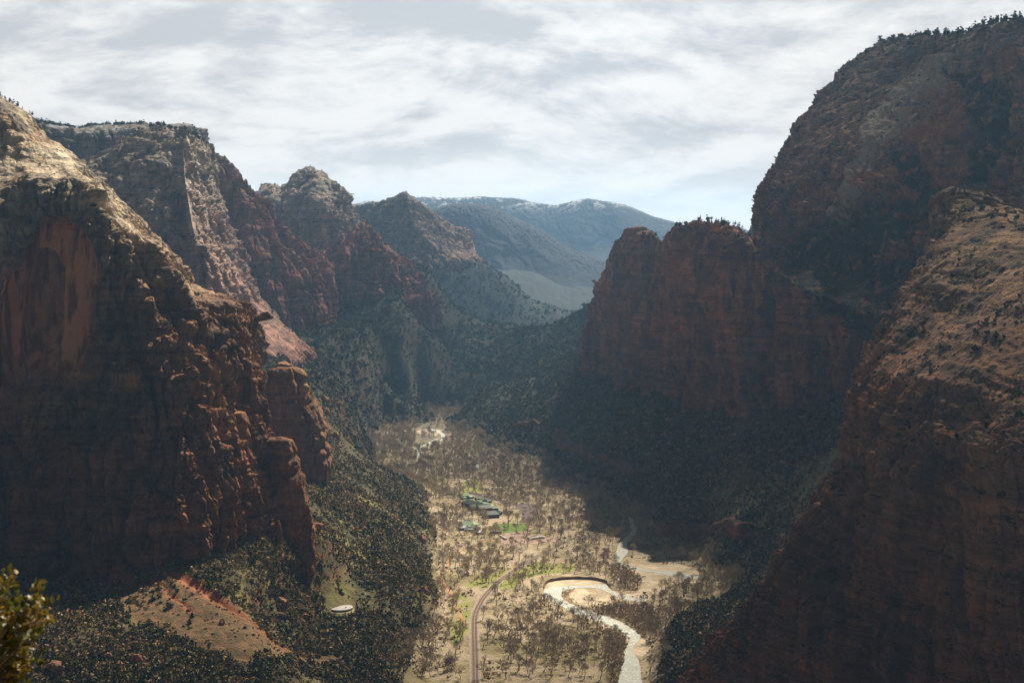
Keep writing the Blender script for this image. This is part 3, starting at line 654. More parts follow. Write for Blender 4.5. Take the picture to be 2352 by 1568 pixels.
E_COLS = [
 [(1790, 960, 2900), (1790, 800, 2900), (1790, 650, 2950), (1790, 600, 3100), (1820, 430, 3200), (1850, 350, 3250), (1900, 260, 3300), (2000, 160, 3300), (2070, 120, 3300)],
 [(1745, 955, 2400), (1745, 800, 2400), (1743, 640, 2420), (1745, 585, 2560), (1768, 432, 2660), (1806, 352, 2720), (1876, 252, 2780), (1968, 142, 2860), (2056, 100, 2930)],
 [(1738, 950, 2180), (1738, 800, 2150), (1736, 620, 2170), (1735, 575, 2280), (1762, 430, 2380), (1802, 350, 2440), (1870, 252, 2520), (1964, 142, 2620), (2052, 98, 2700)],
 [(1800, 960, 2040), (1800, 800, 2020), (1800, 640, 2020), (1800, 585, 2120), (1825, 450, 2210), (1870, 365, 2270), (1940, 270, 2350), (2020, 175, 2440), (2100, 88, 2540)],
 [(1900, 980, 1960), (1900, 820, 1940), (1905, 680, 1940), (1900, 610, 2030), (1925, 490, 2100), (1970, 380, 2150), (2030, 280, 2230), (2095, 180, 2320), (2175, 72, 2430)],
 [(2010, 1000, 1870), (2010, 850, 1840), (2010, 730, 1850), (2010, 640, 1930), (2035, 510, 2000), (2075, 395, 2060), (2120, 290, 2120), (2165, 180, 2200), (2245, 64, 2320)],
 [(2150, 1010, 1760), (2150, 880, 1740), (2150, 790, 1740), (2150, 690, 1820), (2165, 540, 1880), (2195, 410, 1940), (2225, 300, 2010), (2265, 180, 2080), (2325, 56, 2200)],
 [(2350, 1030, 1620), (2350, 880, 1600), (2350, 810, 1600), (2350, 710, 1680), (2350, 550, 1740), (2360, 420, 1780), (2375, 300, 1850), (2395, 180, 1930), (2420, 48, 2050)],
 [(2650, 1040, 1500), (2650, 900, 1490), (2650, 810, 1490), (2650, 710, 1560), (2650, 550, 1610), (2650, 420, 1650), (2650, 300, 1720), (2650, 180, 1800), (2650, 30, 1900)]]
E_COLS = [[(a, b, c * 1.14) for a, b, c in q] for q in E_COLS]
WOB = []
def soft_poly(px, py, poly, G, wob=26, blur=0):
    if not WOB: WOB.extend([fbm(G, 110, 4, off=91), fbm(G, 110, 4, off=95)] + [0.5 * fbm(G, 30, 2, off=101 + 9 * k) for k in range(5)])
    out = 0
    for k in range(4): out = out + poly_mask(px + wob * (WOB[0] + WOB[2 + k]), py + wob * (WOB[1] + WOB[3 + k]), poly) / 4.0
    return out.astype(np.float32)
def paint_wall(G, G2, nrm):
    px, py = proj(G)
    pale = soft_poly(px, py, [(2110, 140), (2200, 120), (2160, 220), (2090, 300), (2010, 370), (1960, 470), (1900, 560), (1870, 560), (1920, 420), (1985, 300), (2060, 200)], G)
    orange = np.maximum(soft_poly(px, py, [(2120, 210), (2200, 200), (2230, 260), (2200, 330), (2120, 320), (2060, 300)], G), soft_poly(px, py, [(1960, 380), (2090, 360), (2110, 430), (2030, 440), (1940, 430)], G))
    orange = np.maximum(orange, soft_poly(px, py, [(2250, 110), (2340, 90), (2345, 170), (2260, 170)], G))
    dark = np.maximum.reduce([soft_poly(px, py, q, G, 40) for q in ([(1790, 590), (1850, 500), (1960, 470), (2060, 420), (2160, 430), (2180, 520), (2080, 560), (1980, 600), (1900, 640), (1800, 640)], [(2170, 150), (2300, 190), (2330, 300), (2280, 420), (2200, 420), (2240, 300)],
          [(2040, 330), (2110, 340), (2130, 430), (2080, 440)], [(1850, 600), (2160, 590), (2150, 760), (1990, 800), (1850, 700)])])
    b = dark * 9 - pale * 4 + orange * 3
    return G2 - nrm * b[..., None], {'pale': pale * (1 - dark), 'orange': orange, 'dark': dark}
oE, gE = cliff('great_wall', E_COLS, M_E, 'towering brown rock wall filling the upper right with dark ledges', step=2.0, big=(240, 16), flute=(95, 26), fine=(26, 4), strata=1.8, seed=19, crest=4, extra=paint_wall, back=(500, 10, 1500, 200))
F_COLS = [
 [(1650, 1650, 1500), (1760, 1460, 1450), (1880, 1260, 1400), (1980, 1050, 1400), (2010, 880, 1400), (2110, 690, 1450), (2190, 480, 1560)],
 [(1500, 1700, 1290), (1635, 1470, 1250), (1790, 1270, 1200), (1925, 1060, 1180), (1962, 872, 1190), (2080, 680, 1260), (2160, 462, 1420)],
 [(1600, 1720, 1180), (1720, 1460, 1150), (1850, 1260, 1110), (1970, 1050, 1090), (2010, 880, 1110), (2120, 690, 1200), (2190, 432, 1380)],
 [(1850, 1720, 1060), (1930, 1460, 1030), (2020, 1260, 1000), (2110, 1050, 980), (2160, 880, 1020), (2240, 690, 1130), (2270, 440, 1340)],
 [(2100, 1720, 960), (2150, 1460, 935), (2200, 1260, 915), (2260, 1050, 900), (2310, 880, 950), (2350, 690, 1070), (2370, 480, 1290)],
 [(2450, 1720, 870), (2450, 1460, 850), (2480, 1260, 840), (2500, 1050, 830), (2520, 880, 880), (2530, 690, 1010), (2530, 490, 1230)],
 [(2850, 1720, 800), (2850, 1460, 780), (2850, 1260, 770), (2850, 1050, 760), (2850, 880, 810), (2850, 690, 940), (2850, 480, 1150)],
 [(3500, 1720, 740), (3500, 1460, 720), (3500, 1260, 710), (3500, 1050, 700), (3500, 880, 750), (3500, 690, 880), (3500, 480, 1080)]]
oF, gF = cliff('slickrock_buttress', F_COLS, M_F, 'near right buttress, cross bedded slickrock above a dark red cliff', step=2.1, big=(150, 15), flute=(46, 7), fine=(15, 1.9), strata=1.6, seed=21, crest=3, back=(160, 40, 420, 200), lev=20)

# free standing towers and blocks
tower('rock_tower', [(1215, 606, 722, 1590, 1.0), (1130, 604, 704, 1590, 1.0), (1060, 606, 684, 1592, 1.0), (1010, 612, 668, 1594, 0.9)], M_A, 'square topped block at the foot of the left buttress', seed=31, flute=(26, 5), fine=(9, 2))
tower('rock_tower', [(1035, 625, 760, 1990, 1.1), (960, 617, 742, 1990, 1.1), (900, 615, 716, 1990, 1.0), (855, 620, 700, 1990, 0.9), (835, 634, 672, 1990, 0.7)], M_A, 'freestanding dark tower with a jagged crown behind the buttress', seed=33, flute=(40, 9), fine=(14, 3.5))
tower('rock_tower', [(1250, 690, 722, 1545, 1.0), (1185, 694, 716, 1545, 1.0), (1160, 698, 708, 1545, 0.8)], M_A, 'small block leaning on the square topped block', seed=35, flute=(12, 2), fine=(5, 1))
tower('rock_tower', [(1055, 536, 578, 1545, 0.9), (990, 532, 572, 1548, 0.9), (950, 535, 562, 1550, 0.8)], M_A, 'narrow pillar standing against the buttress face', seed=36, flute=(14, 3), fine=(6, 1.2))

# ------------------------------------------------------------------ haze
hz, N = new_mat('haze_air')
pv = N.n('ShaderNodeVolumePrincipled', {'Color': (0.36, 0.64, 1.0), 'Density': 3.3e-5, 'Anisotropy': 0.5})
N.n('ShaderNodeOutputMaterial', {1: pv.outputs[0]})
bx0, bx1, by0, by1, bz0, bz1 = -9000, 9000, -600, 20500, -420, 985
hv = np.array([(x, y, z) for x in (bx0, bx1) for y in (by0, by1) for z in (bz0, bz1)])
hf = np.array([(0, 1, 3, 2), (4, 6, 7, 5), (0, 4, 5, 1), (2, 3, 7, 6), (0, 2, 6, 4), (1, 5, 7, 3)])
tag(link('haze', mesh_np('haze', hv, hf, smooth=False), hz), 'thin blue air filling the canyon', kind='stuff')

# ------------------------------------------------------------------ unseen cloud deck added above the air box, shaped to place sun and shade
HC = 1850.0
KEYS = [(250, 440, 1650, 1), (400, 600, 1650, 1), (120, 350, 1700, .9), (330, 540, 1650, 1), (60, 290, 1700, .8), (0, 250, 1750, .7), (575, 760, 1680, 1), (600, 950, 1640, 1), (605, 850, 1660, 1), (540, 700, 1640, 1), (740, 960, 1990, .9), (690, 1100, 1600, .8), (660, 1000, 1590, .9), (480, 680, 1620, 1),
 (500, 600, 2950, 1), (470, 450, 3150, .95), (560, 720, 2900, 1), (620, 800, 2950, .9), (440, 340, 3230, .6), (300, 400, 3100, .2), (250, 320, 4400, .3),
 (1300, 1500, 1600, .95), (1200, 1400, 1740, 1), (1350, 1380, 1780, 1), (1450, 1420, 1700, 1), (1500, 1340, 1870, 1), (1600, 1320, 1920, .8), (1130, 1250, 2110, 1), (1150, 1200, 2270, 1), (1250, 1300, 1970, 1), (1400, 1250, 2110, 1), (1300, 1180, 2340, .95), (1060, 1120, 2580, .95), (1200, 1120, 2580, .9), (980, 1030, 3060, .95), (1000, 990, 3300, 1), (900, 990, 3400, .95), (1050, 950, 3600, .9), (980, 930, 3850, .85),
 (1100, 1565, 1460, .6), (1350, 1565, 1460, .55), (1450, 1560, 1465, .7), (1070, 1480, 1590, .75),
 (780, 1150, 1950, .9), (850, 1250, 1800, .9), (900, 1100, 2300, .85), (900, 1180, 2050, .9), (700, 1060, 2050, .8), (950, 1250, 1900, .9), (783, 1390, 1560, .8), (900, 1370, 1600, .75), (1000, 1350, 1750, .7), (900, 1480, 1430, .28), (1000, 1520, 1520, .25), (860, 1560, 1370, .25),
 (420, 1400, 1330, .75), (350, 1350, 1380, .7), (560, 1500, 1235, .6), (660, 1550, 1240, .65), (150, 1480, 1230, .35), (60, 1560, 1130, .3), (250, 1550, 1160, .35), (600, 1420, 1400, .45), (500, 1330, 1420, .5), (640, 1300, 1500, .6), (300, 1560, 1170, .35),
 (2200, 600, 1300, .34), (2250, 800, 1080, .30), (2060, 850, 1130, .42), (2340, 700, 1070, .26), (2200, 450, 1380, .26), (2000, 1300, 1100, .05), (2300, 1300, 900, .05), (1800, 1500, 1250, .05),
 (2000, 300, 2700, .15), (2200, 150, 2600, .2), (2300, 300, 2200, .15), (1850, 400, 2800, .15), (1600, 600, 2600, .2), (1450, 620, 2950, .25), (1400, 1000, 2650, .1), (1600, 1100, 2300, .1), (1250, 960, 3000, .25), (1750, 1150, 2000, .1), (1850, 1150, 1850, .08), (1600, 1430, 1500, .35), (1700, 1380, 1480, .2), (1550, 1540, 1400, .2),
 (1850, 600, 2700, .06), (1950, 660, 2450, .06), (2050, 690, 2250, .06), (2150, 700, 2150, .06), (1780, 585, 2800, .06), (1780, 1100, 2050, .05), (1700, 1190, 1950, .05), (1850, 1230, 1750, .05), (1750, 1250, 1850, .05), (1650, 1230, 2000, .2), (1900, 1100, 1850, .05), (1800, 1050, 2100, .05), (2100, 720, 1250, .4), (800, 850, 3400, .4), (750, 920, 2900, .4), (850, 930, 3300, .45), (950, 800, 4200, .4), (880, 780, 4000, .35), (1020, 760, 4700, .55), (1120, 780, 4700, .6), (1200, 850, 4000, .33), (1280, 780, 4300, .42), (600, 600, 3600, .42), (680, 680, 3650, .35), (850, 620, 4250, .5), (930, 650, 4350, .45), (740, 440, 4850, .3), (790, 500, 4800, .3), (680, 510, 4700, .9), (700, 540, 4650, .7), (930, 520, 6300, .35), (1040, 560, 6350, .4), (1130, 690, 6300, .5), (880, 600, 6200, .3), (1250, 740, 7000, 1), (1200, 750, 6500, .95), (1300, 700, 8000, 1), (1330, 640, 8500, 1)]
KP = []; KV = []
for a, b, c, v in KEYS:
    q = P(a, b, c); t = (HC - q[2]) / SUND[2]; KP.append((q[0] + SUND[0] * t, q[1] + SUND[1] * t)); KV.append(v)
KP = np.array(KP); KV = np.array(KV)
cx_, cy_ = np.meshgrid(np.linspace(-2600, 3200, 300), np.linspace(1750, 8050, 340), indexing='ij')
wx2 = cx_ + 45 * fbm(np.stack([cx_, cy_, 0 * cx_], -1), 260, 4, off=71); wy2 = cy_ + 45 * fbm(np.stack([cx_, cy_, 0 * cx_], -1), 260, 4, off=75)
num = 0.10 * 0.30 * np.ones(cx_.shape); den_ = 0.10 * np.ones(cx_.shape)
for (a, b), v in zip(KP, KV):
    sg = 55 + 0.018 * b
    w0 = np.exp(-((wx2 - a) ** 2 + ((wy2 - b)) ** 2) / (2 * sg * sg)); num += w0 * v; den_ += w0
TT = num / den_
TT = np.clip(TT + 0.16 * fbm(np.stack([cx_, cy_, 0 * cx_], -1), 180, 4, off=79) * np.sin(np.clip(TT, 0, 1) * math.pi), 0.02, 1)
edge = np.minimum.reduce([sst(cx_, -2600, -2100), 1 - sst(cx_, 2700, 3200), sst(cy_, 1750, 2050), 1 - sst(cy_, 7650, 8050)])
TT = 1 - (1 - TT) * edge; al = 1 - np.sqrt(TT)
th_ = (1 - TT) * (90 + 150 * np.clip(fbm(np.stack([cx_, cy_, 0 * cx_], -1), 420, 5, off=83) + .4, 0, 2)) + 1.0
top_ = np.stack([cx_, cy_, HC + th_], -1); bot_ = np.stack([cx_, cy_, HC - 0.35 * th_], -1)
nx_, ny_ = cx_.shape; Ft = grid_faces(nx_, ny_); Vt = np.concatenate([top_.reshape(-1, 3), bot_.reshape(-1, 3)])
keepf = al.reshape(-1)[Ft].max(1) > 0.012; Ft = Ft[keepf]
m, N = new_mat('shade_cloud'); a_ = N.n('ShaderNodeAttribute', {}, attribute_name='alpha').outputs['Fac']
dfb = N.n('ShaderNodeBsdfDiffuse', {0: (0.55, 0.56, 0.58, 1)}); tb = N.n('ShaderNodeBsdfTransparent'); N.n('ShaderNodeOutputMaterial', {0: N.n('ShaderNodeMixShader', {0: a_, 1: tb.outputs[0], 2: dfb.outputs[0]}).outputs[0]})
tag(link('cloud', mesh_np('cloud', Vt, np.concatenate([Ft, Ft[:, ::-1] + nx_ * ny_]), attrs={'alpha': np.concatenate([al.ravel(), al.ravel()])}), m), 'unseen cloud deck added over the canyon to shape sun and shade', kind='structure')
# ------------------------------------------------------------------ river, banks, roads, lawn
def z5(x, y): return (987.8 + x * 0.3103, 1081.9 + y * 0.3103)
def z6(x, y): return (705.6 + x * 0.34, 799.7 + y * 0.34)
def z4(x, y): return (1016.1 + x * 0.1, 1110.1 + y * 0.1)
from mathutils.geometry import tessellate_polygon
def smooth_closed(pts, k=5):
    C = np.array(pts, float); E = np.concatenate([C[-2:], C, C[:3]], 0)
    return cr(E, 2 + np.arange(len(C) * k) / k)
def smooth_open(pts, k=8):
    C = np.array(pts, float); return cr(C, np.linspace(0, len(C) - 1, (len(C) - 1) * k + 1))
def sheet(name, pts, h, mat, label, kind='structure', rough=0.0, curve=True):
    W = np.array([fl(*p) for p in pts])
    W = smooth_closed(W) if curve else W
    if rough:
        W = W + rough * np.stack([perlin(W[:, 0] / 9, W[:, 1] / 9, 0 * W[:, 0]), perlin(W[:, 0] / 9 + 40, W[:, 1] / 9, 0 * W[:, 0])], -1)
    z = floor_z(W[:, 1]) + h
    V = np.concatenate([W, z[:, None]], 1)
    T = np.array(tessellate_polygon([[Vector(v) for v in V]]))
    a = np.cross(V[T[:, 1]] - V[T[:, 0]], V[T[:, 2]] - V[T[:, 0]])[:, 2]; T[a < 0] = T[a < 0][:, ::-1]
    o = link(name, mesh_np(name, V, T, smooth=False), mat); tag(o, label, kind=kind); return o, W
def ribbon_pts(W, wd):
    W = np.array(W); d = np.gradient(W, axis=0); d /= np.linalg.norm(d, axis=1, keepdims=True) + 1e-9
    nn = np.stack([-d[:, 1], d[:, 0]], 1); wd = np.broadcast_to(np.asarray(wd, float), len(W))[:, None]
    return W + nn * wd / 2, W - nn * wd / 2
def ribbon(name, pts, width, h, mat, label=None, kind='structure', on_ground=False, W=None, parent=None, off=0.0):
    if W is None: W = smooth_open([fl(*p) for p in pts])
    if off: W = ribbon_pts(W, 2 * off)[0]
    L, R = ribbon_pts(W, width)
    hz_ = (lambda Q: ground_h(Q[:, 0], Q[:, 1])[0]) if on_ground else (lambda Q: floor_z(Q[:, 1]))
    V = np.concatenate([np.c_[L, hz_(L) + h], np.c_[R, hz_(R) + h]]); n = len(W)
    i = np.arange(n - 1); F = np.stack([i, i + n, i + n + 1, i + 1], -1)
    o = link(name, mesh_np(name, V, F, smooth=False), mat, parent)
    if label: tag(o, label, kind=kind)
    return o, W
def simple(name, col, rough=0.9, var=0.25, sc=0.3, spec=0.1, col2=None, bump=0.0):
    m, N = new_mat(name); pos, xyz, nz = pos_nodes(N)
    tc = N.n('ShaderNodeTexCoord').outputs['Object']
    n = N.noise(tc, sc, 5.0, 0.65)
    c = N.mix(1.0, col, N.ramp(n, [(0.3, 1 - var), (0.7, 1 + var)]), 'MULTIPLY')
    if col2: c = N.mix(N.ss(N.noise(pos, sc * 0.35, 5.0, 0.65), 0.45, 0.6), c, col2)
    finish(N, c, rough, n if bump else None, bump or 1.0, 0.5, spec)
    return m
M_WATER, N = new_mat('river_water'); pos, xyz, nz = pos_nodes(N)
n = N.noise(N.vm('MULTIPLY', pos, (1.0, 0.35, 1)), 0.35, 5.0, 0.7); n9 = N.noise(pos, 0.05, 4.0)
c = N.mix(N.ss(n, 0.52, 0.68), (0.44, 0.45, 0.38), (0.80, 0.78, 0.72)); c = N.mix(N.ss(n9, 0.5, 0.7), c, (0.38, 0.39, 0.31))
finish(N, c, 0.35, n, 0.6, 0.4, 0.5)
M_SAND = simple('river_sand', (0.50, 0.41, 0.29), sc=0.06, var=0.35, col2=(0.34, 0.27, 0.17))
M_BANK = simple('bank_earth', (0.17, 0.10, 0.06), sc=0.2)
M_BRUSH = simple('brush_ground', (0.30, 0.21, 0.13), sc=0.15, col2=(0.22, 0.16, 0.09), var=0.4)
M_ROAD = simple('road_asphalt', (0.125, 0.088, 0.075), sc=0.2, var=0.2)
M_SHOULDER = simple('road_shoulder', (0.30, 0.24, 0.16), sc=0.2)
M_YEL = simple('paint_yellow', (0.50, 0.30, 0.06)); M_WHT = simple('paint_white', (0.55, 0.5, 0.45))
M_TRAIL = simple('trail_dirt', (0.42, 0.22, 0.115), sc=0.1); M_PAVE = simple('path_pale', (0.48, 0.33, 0.23), sc=0.1)
M_LAWN = simple('lawn_grass', (0.12, 0.175, 0.028), sc=0.06, var=0.3, col2=(0.09, 0.135, 0.025))
WATER = []; DRY = []
W1 = [z5(*p) for p in [(1565, 1640), (1560, 1500), (1545, 1400), (1500, 1340), (1510, 1290), (1560, 1235), (1530, 1190), (1460, 1140), (1380, 1100), (1290, 1070), (1200, 1040), (1120, 1010), (1050, 985), (1000, 960), (975, 930), (975, 897), (1010, 877), (1075, 865), (1160, 862), (1230, 868), (1290, 885), (1350, 910), (1400, 935), (1480, 955), (1560, 965), (1610, 950),
      (1500, 935), (1430, 915), (1370, 895), (1330, 875), (1310, 845), (1250, 838), (1150, 845), (1050, 848), (950, 850), (880, 862), (845, 882), (850, 915), (880, 955), (950, 985), (1010, 1020), (1080, 1055), (1150, 1075), (1230, 1100), (1290, 1130), (1370, 1165), (1440, 1205), (1475, 1250), (1455, 1300), (1435, 1340), (1440, 1400), (1425, 1440), (1405, 1500), (1400, 1640)]]
W2 = [z5(*p) for p in [(1365, 680), (1370, 630), (1385, 570), (1410, 520), (1460, 480), (1490, 440), (1480, 400), (1470, 340), (1445, 300), (1470, 300), (1500, 340), (1512, 400), (1530, 440), (1500, 490), (1455, 540), (1465, 600), (1430, 640), (1405, 684), (1450, 692), (1500, 702), (1600, 727), (1700, 732), (1800, 742), (1900, 757), (1990, 772), (1990, 796), (1900, 796), (1800, 782), (1700, 758), (1600, 742), (1500, 722), (1430, 702)]]
S0 = [z5(*p) for p in [(835, 900), (850, 860), (880, 825), (960, 806), (1080, 797), (1200, 802), (1300, 822), (1340, 870), (1420, 905), (1520, 900), (1570, 840), (1560, 780), (1480, 730), (1410, 690), (1440, 640), (1500, 628), (1650, 640), (1800, 652), (1900, 700), (1990, 750), (1990, 825), (1850, 822), (1750, 862), (1690, 930), (1600, 955), (1480, 975), (1300, 988), (1200, 1004), (1130, 1012), (1050, 990), (950, 990), (880, 965)]]
S1 = [z5(*p) for p in [(1470, 1320), (1520, 1260), (1570, 1235), (1620, 1290), (1600, 1350), (1540, 1380), (1500, 1350)]]
S2 = [z5(*p) for p in [(1150, 1075), (1230, 1095), (1290, 1125), (1370, 1160), (1440, 1200), (1478, 1250), (1460, 1290), (1425, 1225), (1350, 1180), (1270, 1150), (1190, 1110)]]
U1 = [z6(*p) for p in [(745, 675), (790, 650), (850, 620), (905, 600), (890, 575), (830, 560), (785, 552), (800, 540), (860, 550), (915, 570), (932, 595), (915, 622), (850, 645), (780, 672)]]
US = [z6(*p) for p in [(725, 575), (735, 560), (790, 545), (860, 543), (940, 535), (1010, 528), (1015, 538), (935, 552), (900, 560), (870, 590), (800, 575)]]
sheet('sand_bar', S0, 0.10, M_SAND, 'pale sand and gravel around the river loop', rough=2.5)
sheet('sand_bar', S1, 0.10, M_SAND, 'small sand bank on the right of the lower river', rough=2)
sheet('sand_bar', S2, 0.12, M_SAND, 'thin sand strip along the left bank of the lower river', rough=1)
sheet('sand_bar', US, 0.10, M_SAND, 'pale sand around the distant river bend', rough=2)
BR = [z5(*p) for p in [(970, 905), (1000, 880), (1075, 872), (1030, 905), (1040, 945), (1100, 990), (1040, 985), (985, 945)]]
sheet('brush_ground', BR, 0.22, M_BRUSH, 'dark brown brushy strip on the inside of the river loop', rough=2)
BR2 = [z5(*p) for p in [(1200, 1005), (1330, 990), (1480, 978), (1620, 990), (1700, 1100), (1640, 1200), (1560, 1230), (1530, 1180), (1460, 1130), (1380, 1090), (1290, 1060), (1220, 1040)]]
sheet('brush_ground', BR2, 0.20, M_BRUSH, 'brown thicket floor to the right of the lower river', rough=2)
BR3 = [z5(*p) for p in [(1320, 830), (1360, 700), (1440, 710), (1540, 780), (1550, 830), (1500, 880), (1400, 880)]]
sheet('brush_ground', BR3, 0.24, M_BRUSH, 'dark thicket floor above the river loop', rough=2)
BR4 = [z5(*p) for p in [(1300, 1160), (1380, 1190), (1440, 1230), (1462, 1290), (1430, 1340), (1430, 1420), (1395, 1500), (1390, 1620), (1330, 1620), (1310, 1400), (1290, 1250)]]
sheet('brush_ground', BR4, 0.20, M_BRUSH, 'brown thicket floor to the left of the lower river', rough=2)
sheet('river', W1, 0.34, M_WATER, 'pale green river looping across the canyon floor', rough=1.5)
sheet('river', W2, 0.34, M_WATER, 'upper reach of the river entering the sandy flat', rough=1.5)
sheet('river', U1, 0.34, M_WATER, 'distant bright bend of the river', rough=1.5)
for pts, wd in [([z6(*p) for p in [(800, 480), (835, 455), (880, 440), (850, 415), (870, 400)]], 7), ([z6(*p) for p in [(1150, 835), (1160, 800), (1158, 770)]], 10), ([z6(*p) for p in [(1245, 845), (1280, 862), (1320, 880)]], 8),
                ([z6(*p) for p in [(745, 675), (750, 700), (752, 740)]], 7), ([z6(*p) for p in [(880, 300), (905, 285), (918, 262), (895, 245)]], 9)]:
    ribbon('river', pts, wd, 0.34, M_WATER, 'short glinting stretch of the river between the far trees')
# undercut earth bank behind the loop
bk = smooth_open([fl(*z5(*p)) for p in [(838, 905), (845, 850), (880, 822), (960, 806), (1080, 799), (1200, 803), (1290, 822), (1320, 850), (1350, 880)]], 10)
nb = len(bk); hgt = 3.7 * np.clip(np.minimum(np.arange(nb), nb - 1 - np.arange(nb)) / 16, 0.05, 1) + 0.7 * perlin(bk[:, 0] / 9, bk[:, 1] / 9, 0 * bk[:, 0])
back = bk.copy(); dd = np.gradient(bk, axis=0); dd /= np.linalg.norm(dd, axis=1, keepdims=True); nn = np.stack([-dd[:, 1], dd[:, 0]], 1)
if nn[nb // 2, 1] < 0: nn = -nn
Vb = np.concatenate([np.c_[bk, np.full(nb, 0.05)], np.c_[bk + nn * 0.8, hgt], np.c_[bk + nn * 4, hgt + 0.15], np.c_[bk + nn * 22, hgt * 0.35 + 0.1], np.c_[bk + nn * 42, np.full(nb, -0.3)]])
i = np.arange(nb - 1); mk = lambda a: np.stack([i + a * nb, i + 1 + a * nb, i + 1 + (a + 1) * nb, i + (a + 1) * nb], -1)
tag(link('river_bank', mesh_np('river_bank', Vb[:2 * nb], mk(0)), M_BANK), 'steep dark earth bank curving behind the river loop', kind='structure')
M_TERR = simple('terrace_soil', (0.36, 0.29, 0.19), sc=0.05, col2=(0.24, 0.19, 0.11))
tag(link('river_terrace', mesh_np('river_terrace', Vb, np.concatenate([mk(1), mk(2), mk(3)])), M_TERR), 'raised grassy lip above the earth bank', kind='structure')

RD = [z5(*p) for p in [(345, 1700), (337, 1560), (334, 1450), (332, 1330), (328, 1200), (328, 1110), (343, 1035), (385, 950), (435, 888), (505, 818), (605, 745), (720, 672), (830, 610), (930, 560), (1035, 508), (1100, 480)]]
RW = smooth_open([fl(*p) for p in RD], 10)
ribbon('road_shoulder', None, 12.0, 0.08, M_SHOULDER, 'pale dirt verge of the canyon road', W=RW)
ribbon('road', None, 7.6, 0.20, M_ROAD, 'reddish canyon road sweeping through the bare trees', W=RW)
for o_, w_d, mt in [(-0.28, 0.22, M_YEL), (0.28, 0.22, M_YEL), (-3.3, 0.20, M_WHT), (3.3, 0.20, M_WHT)]:
    ribbon('road_marking', None, w_d, 0.215, mt, 'painted line along the canyon road', W=RW, off=o_)
ribbon('road', [z5(*p) for p in [(1120, 330), (1165, 355), (1190, 385), (1180, 415), (1155, 440)]], 8, 0.2, M_ROAD, 'short curve of road among the trees right of the lodge')
ribbon('road', [z6(*p) for p in [(860, 825), (920, 840), (1000, 862), (1060, 880), (1110, 905), (1080, 925), (1040, 950), (1005, 975), (985, 985)]], 7, 0.2, M_ROAD, 'narrow road behind the lodge crossing a meadow')
ribbon('road', [z6(*p) for p in [(480, 575), (520, 550), (570, 520), (610, 500), (640, 480)]], 9, 0.2, M_ROAD, 'distant stretch of road on the left of the far flat')
PK1 = [z5(*p) for p in [(500, 482), (560, 465), (630, 462), (700, 447), (760, 470), (850, 478), (960, 500), (960, 520), (840, 530), (700, 545), (600, 555), (540, 530)]]
PK2 = [z5(*p) for p in [(630, 250), (720, 235), (800, 265), (780, 320), (740, 375), (660, 378), (690, 330), (660, 285)]]
PK3 = [z5(*p) for p in [(290, 150), (420, 175), (520, 205), (640, 240), (600, 255), (480, 215), (360, 185), (300, 170)]]
sheet('parking_area', PK1, 0.12, simple('lot_pale', (0.30, 0.21, 0.165), sc=0.1), 'pinkish bus yard in front of the lawn', rough=1)
sheet('parking_area', PK2, 0.12, M_ROAD, 'reddish parking area right of the lodge', rough=1)
sheet('parking_area', PK3, 0.12, M_ROAD, 'reddish lane behind the cabins', rough=1)
LAWN = [z5(*p) for p in [(432, 442), (428, 418), (480, 393), (580, 384), (680, 386), (728, 396), (735, 420), (700, 440), (600, 455), (530, 460), (465, 452)]]
lo, LW = sheet('lawn', LAWN, 0.30, M_LAWN, 'bright green lawn in front of the lodge')
Lc = np.concatenate([LW, LW[:1]])
ribbon('path', None, 3.6, 0.26, M_PAVE, 'pale path around the lawn', W=Lc)
for pts, wd, mt, lb in [([(270, 1150), (225, 1070), (160, 940), (130, 865), (72, 785), (88, 745), (130, 700), (130, 650), (160, 605), (200, 592), (300, 562), (400, 522), (560, 495)], 3.4, M_TRAIL, 'orange dirt trail winding up the left edge of the flat'),
                    ([(1335, 625), (1340, 545), (1380, 470), (1420, 400), (1432, 330), (1425, 300)], 3.2, M_PAVE, 'pale trail beside the upper river'),
                    ([(1370, 1590), (1335, 1520), (1350, 1480), (1330, 1450), (1340, 1400), (1310, 1360)], 2.0, M_TRAIL, 'faint reddish trail left of the lower river'),
                    ([(180, 420), (260, 450), (400, 410), (500, 372), (620, 372)], 2.5, M_PAVE, 'pale path from the lodge round the lawn')]:
    ribbon('trail', [z5(*p) for p in pts], wd, 0.16, mt, lb)
ribbon('trail', [z6(*p) for p in [(655, 565), (690, 540), (705, 520), (700, 500)]], 5, 0.16, M_TRAIL, 'orange trail on the distant flat')

# masks used when planting
def tree_ok(x, y):
    ok = np.ones(x.shape, bool)
    for S, mg in [(W1, 0), (W2, 0), (U1, 0), (S0, 0), (S1, 0), (LAWN, 0), (PK1, 0), (PK2, 0), (US, 0)]:
        Wp = [fl(*p) for p in S]
        ok &= ~poly_mask(x, y, Wp)
    for S in (W1, W2, U1): ok &= seg_dist(x, y, [tuple(q) for q in smooth_closed([fl(*p) for p in S], 2)]) > (5.5 if S is not U1 else 16)
    ok &= seg_dist(x, y, [tuple(p) for p in RW[::4]]) > 8.5
    ok &= ~poly_mask(x, y, [fl(*z5(*p)) for p in [(850, 880), (860, 815), (960, 795), (1080, 788), (1200, 792), (1330, 830), (1380, 890)]])
    ok &= ~poly_mask(x, y, [fl(*z4(*p)) for p in [(400, 1150), (350, 950), (600, 880), (900, 960), (1300, 880), (800, 700), (420, 500), (400, 230), (750, 250), (1350, 560), (1450, 800), (950, 1180)]])
    return ok

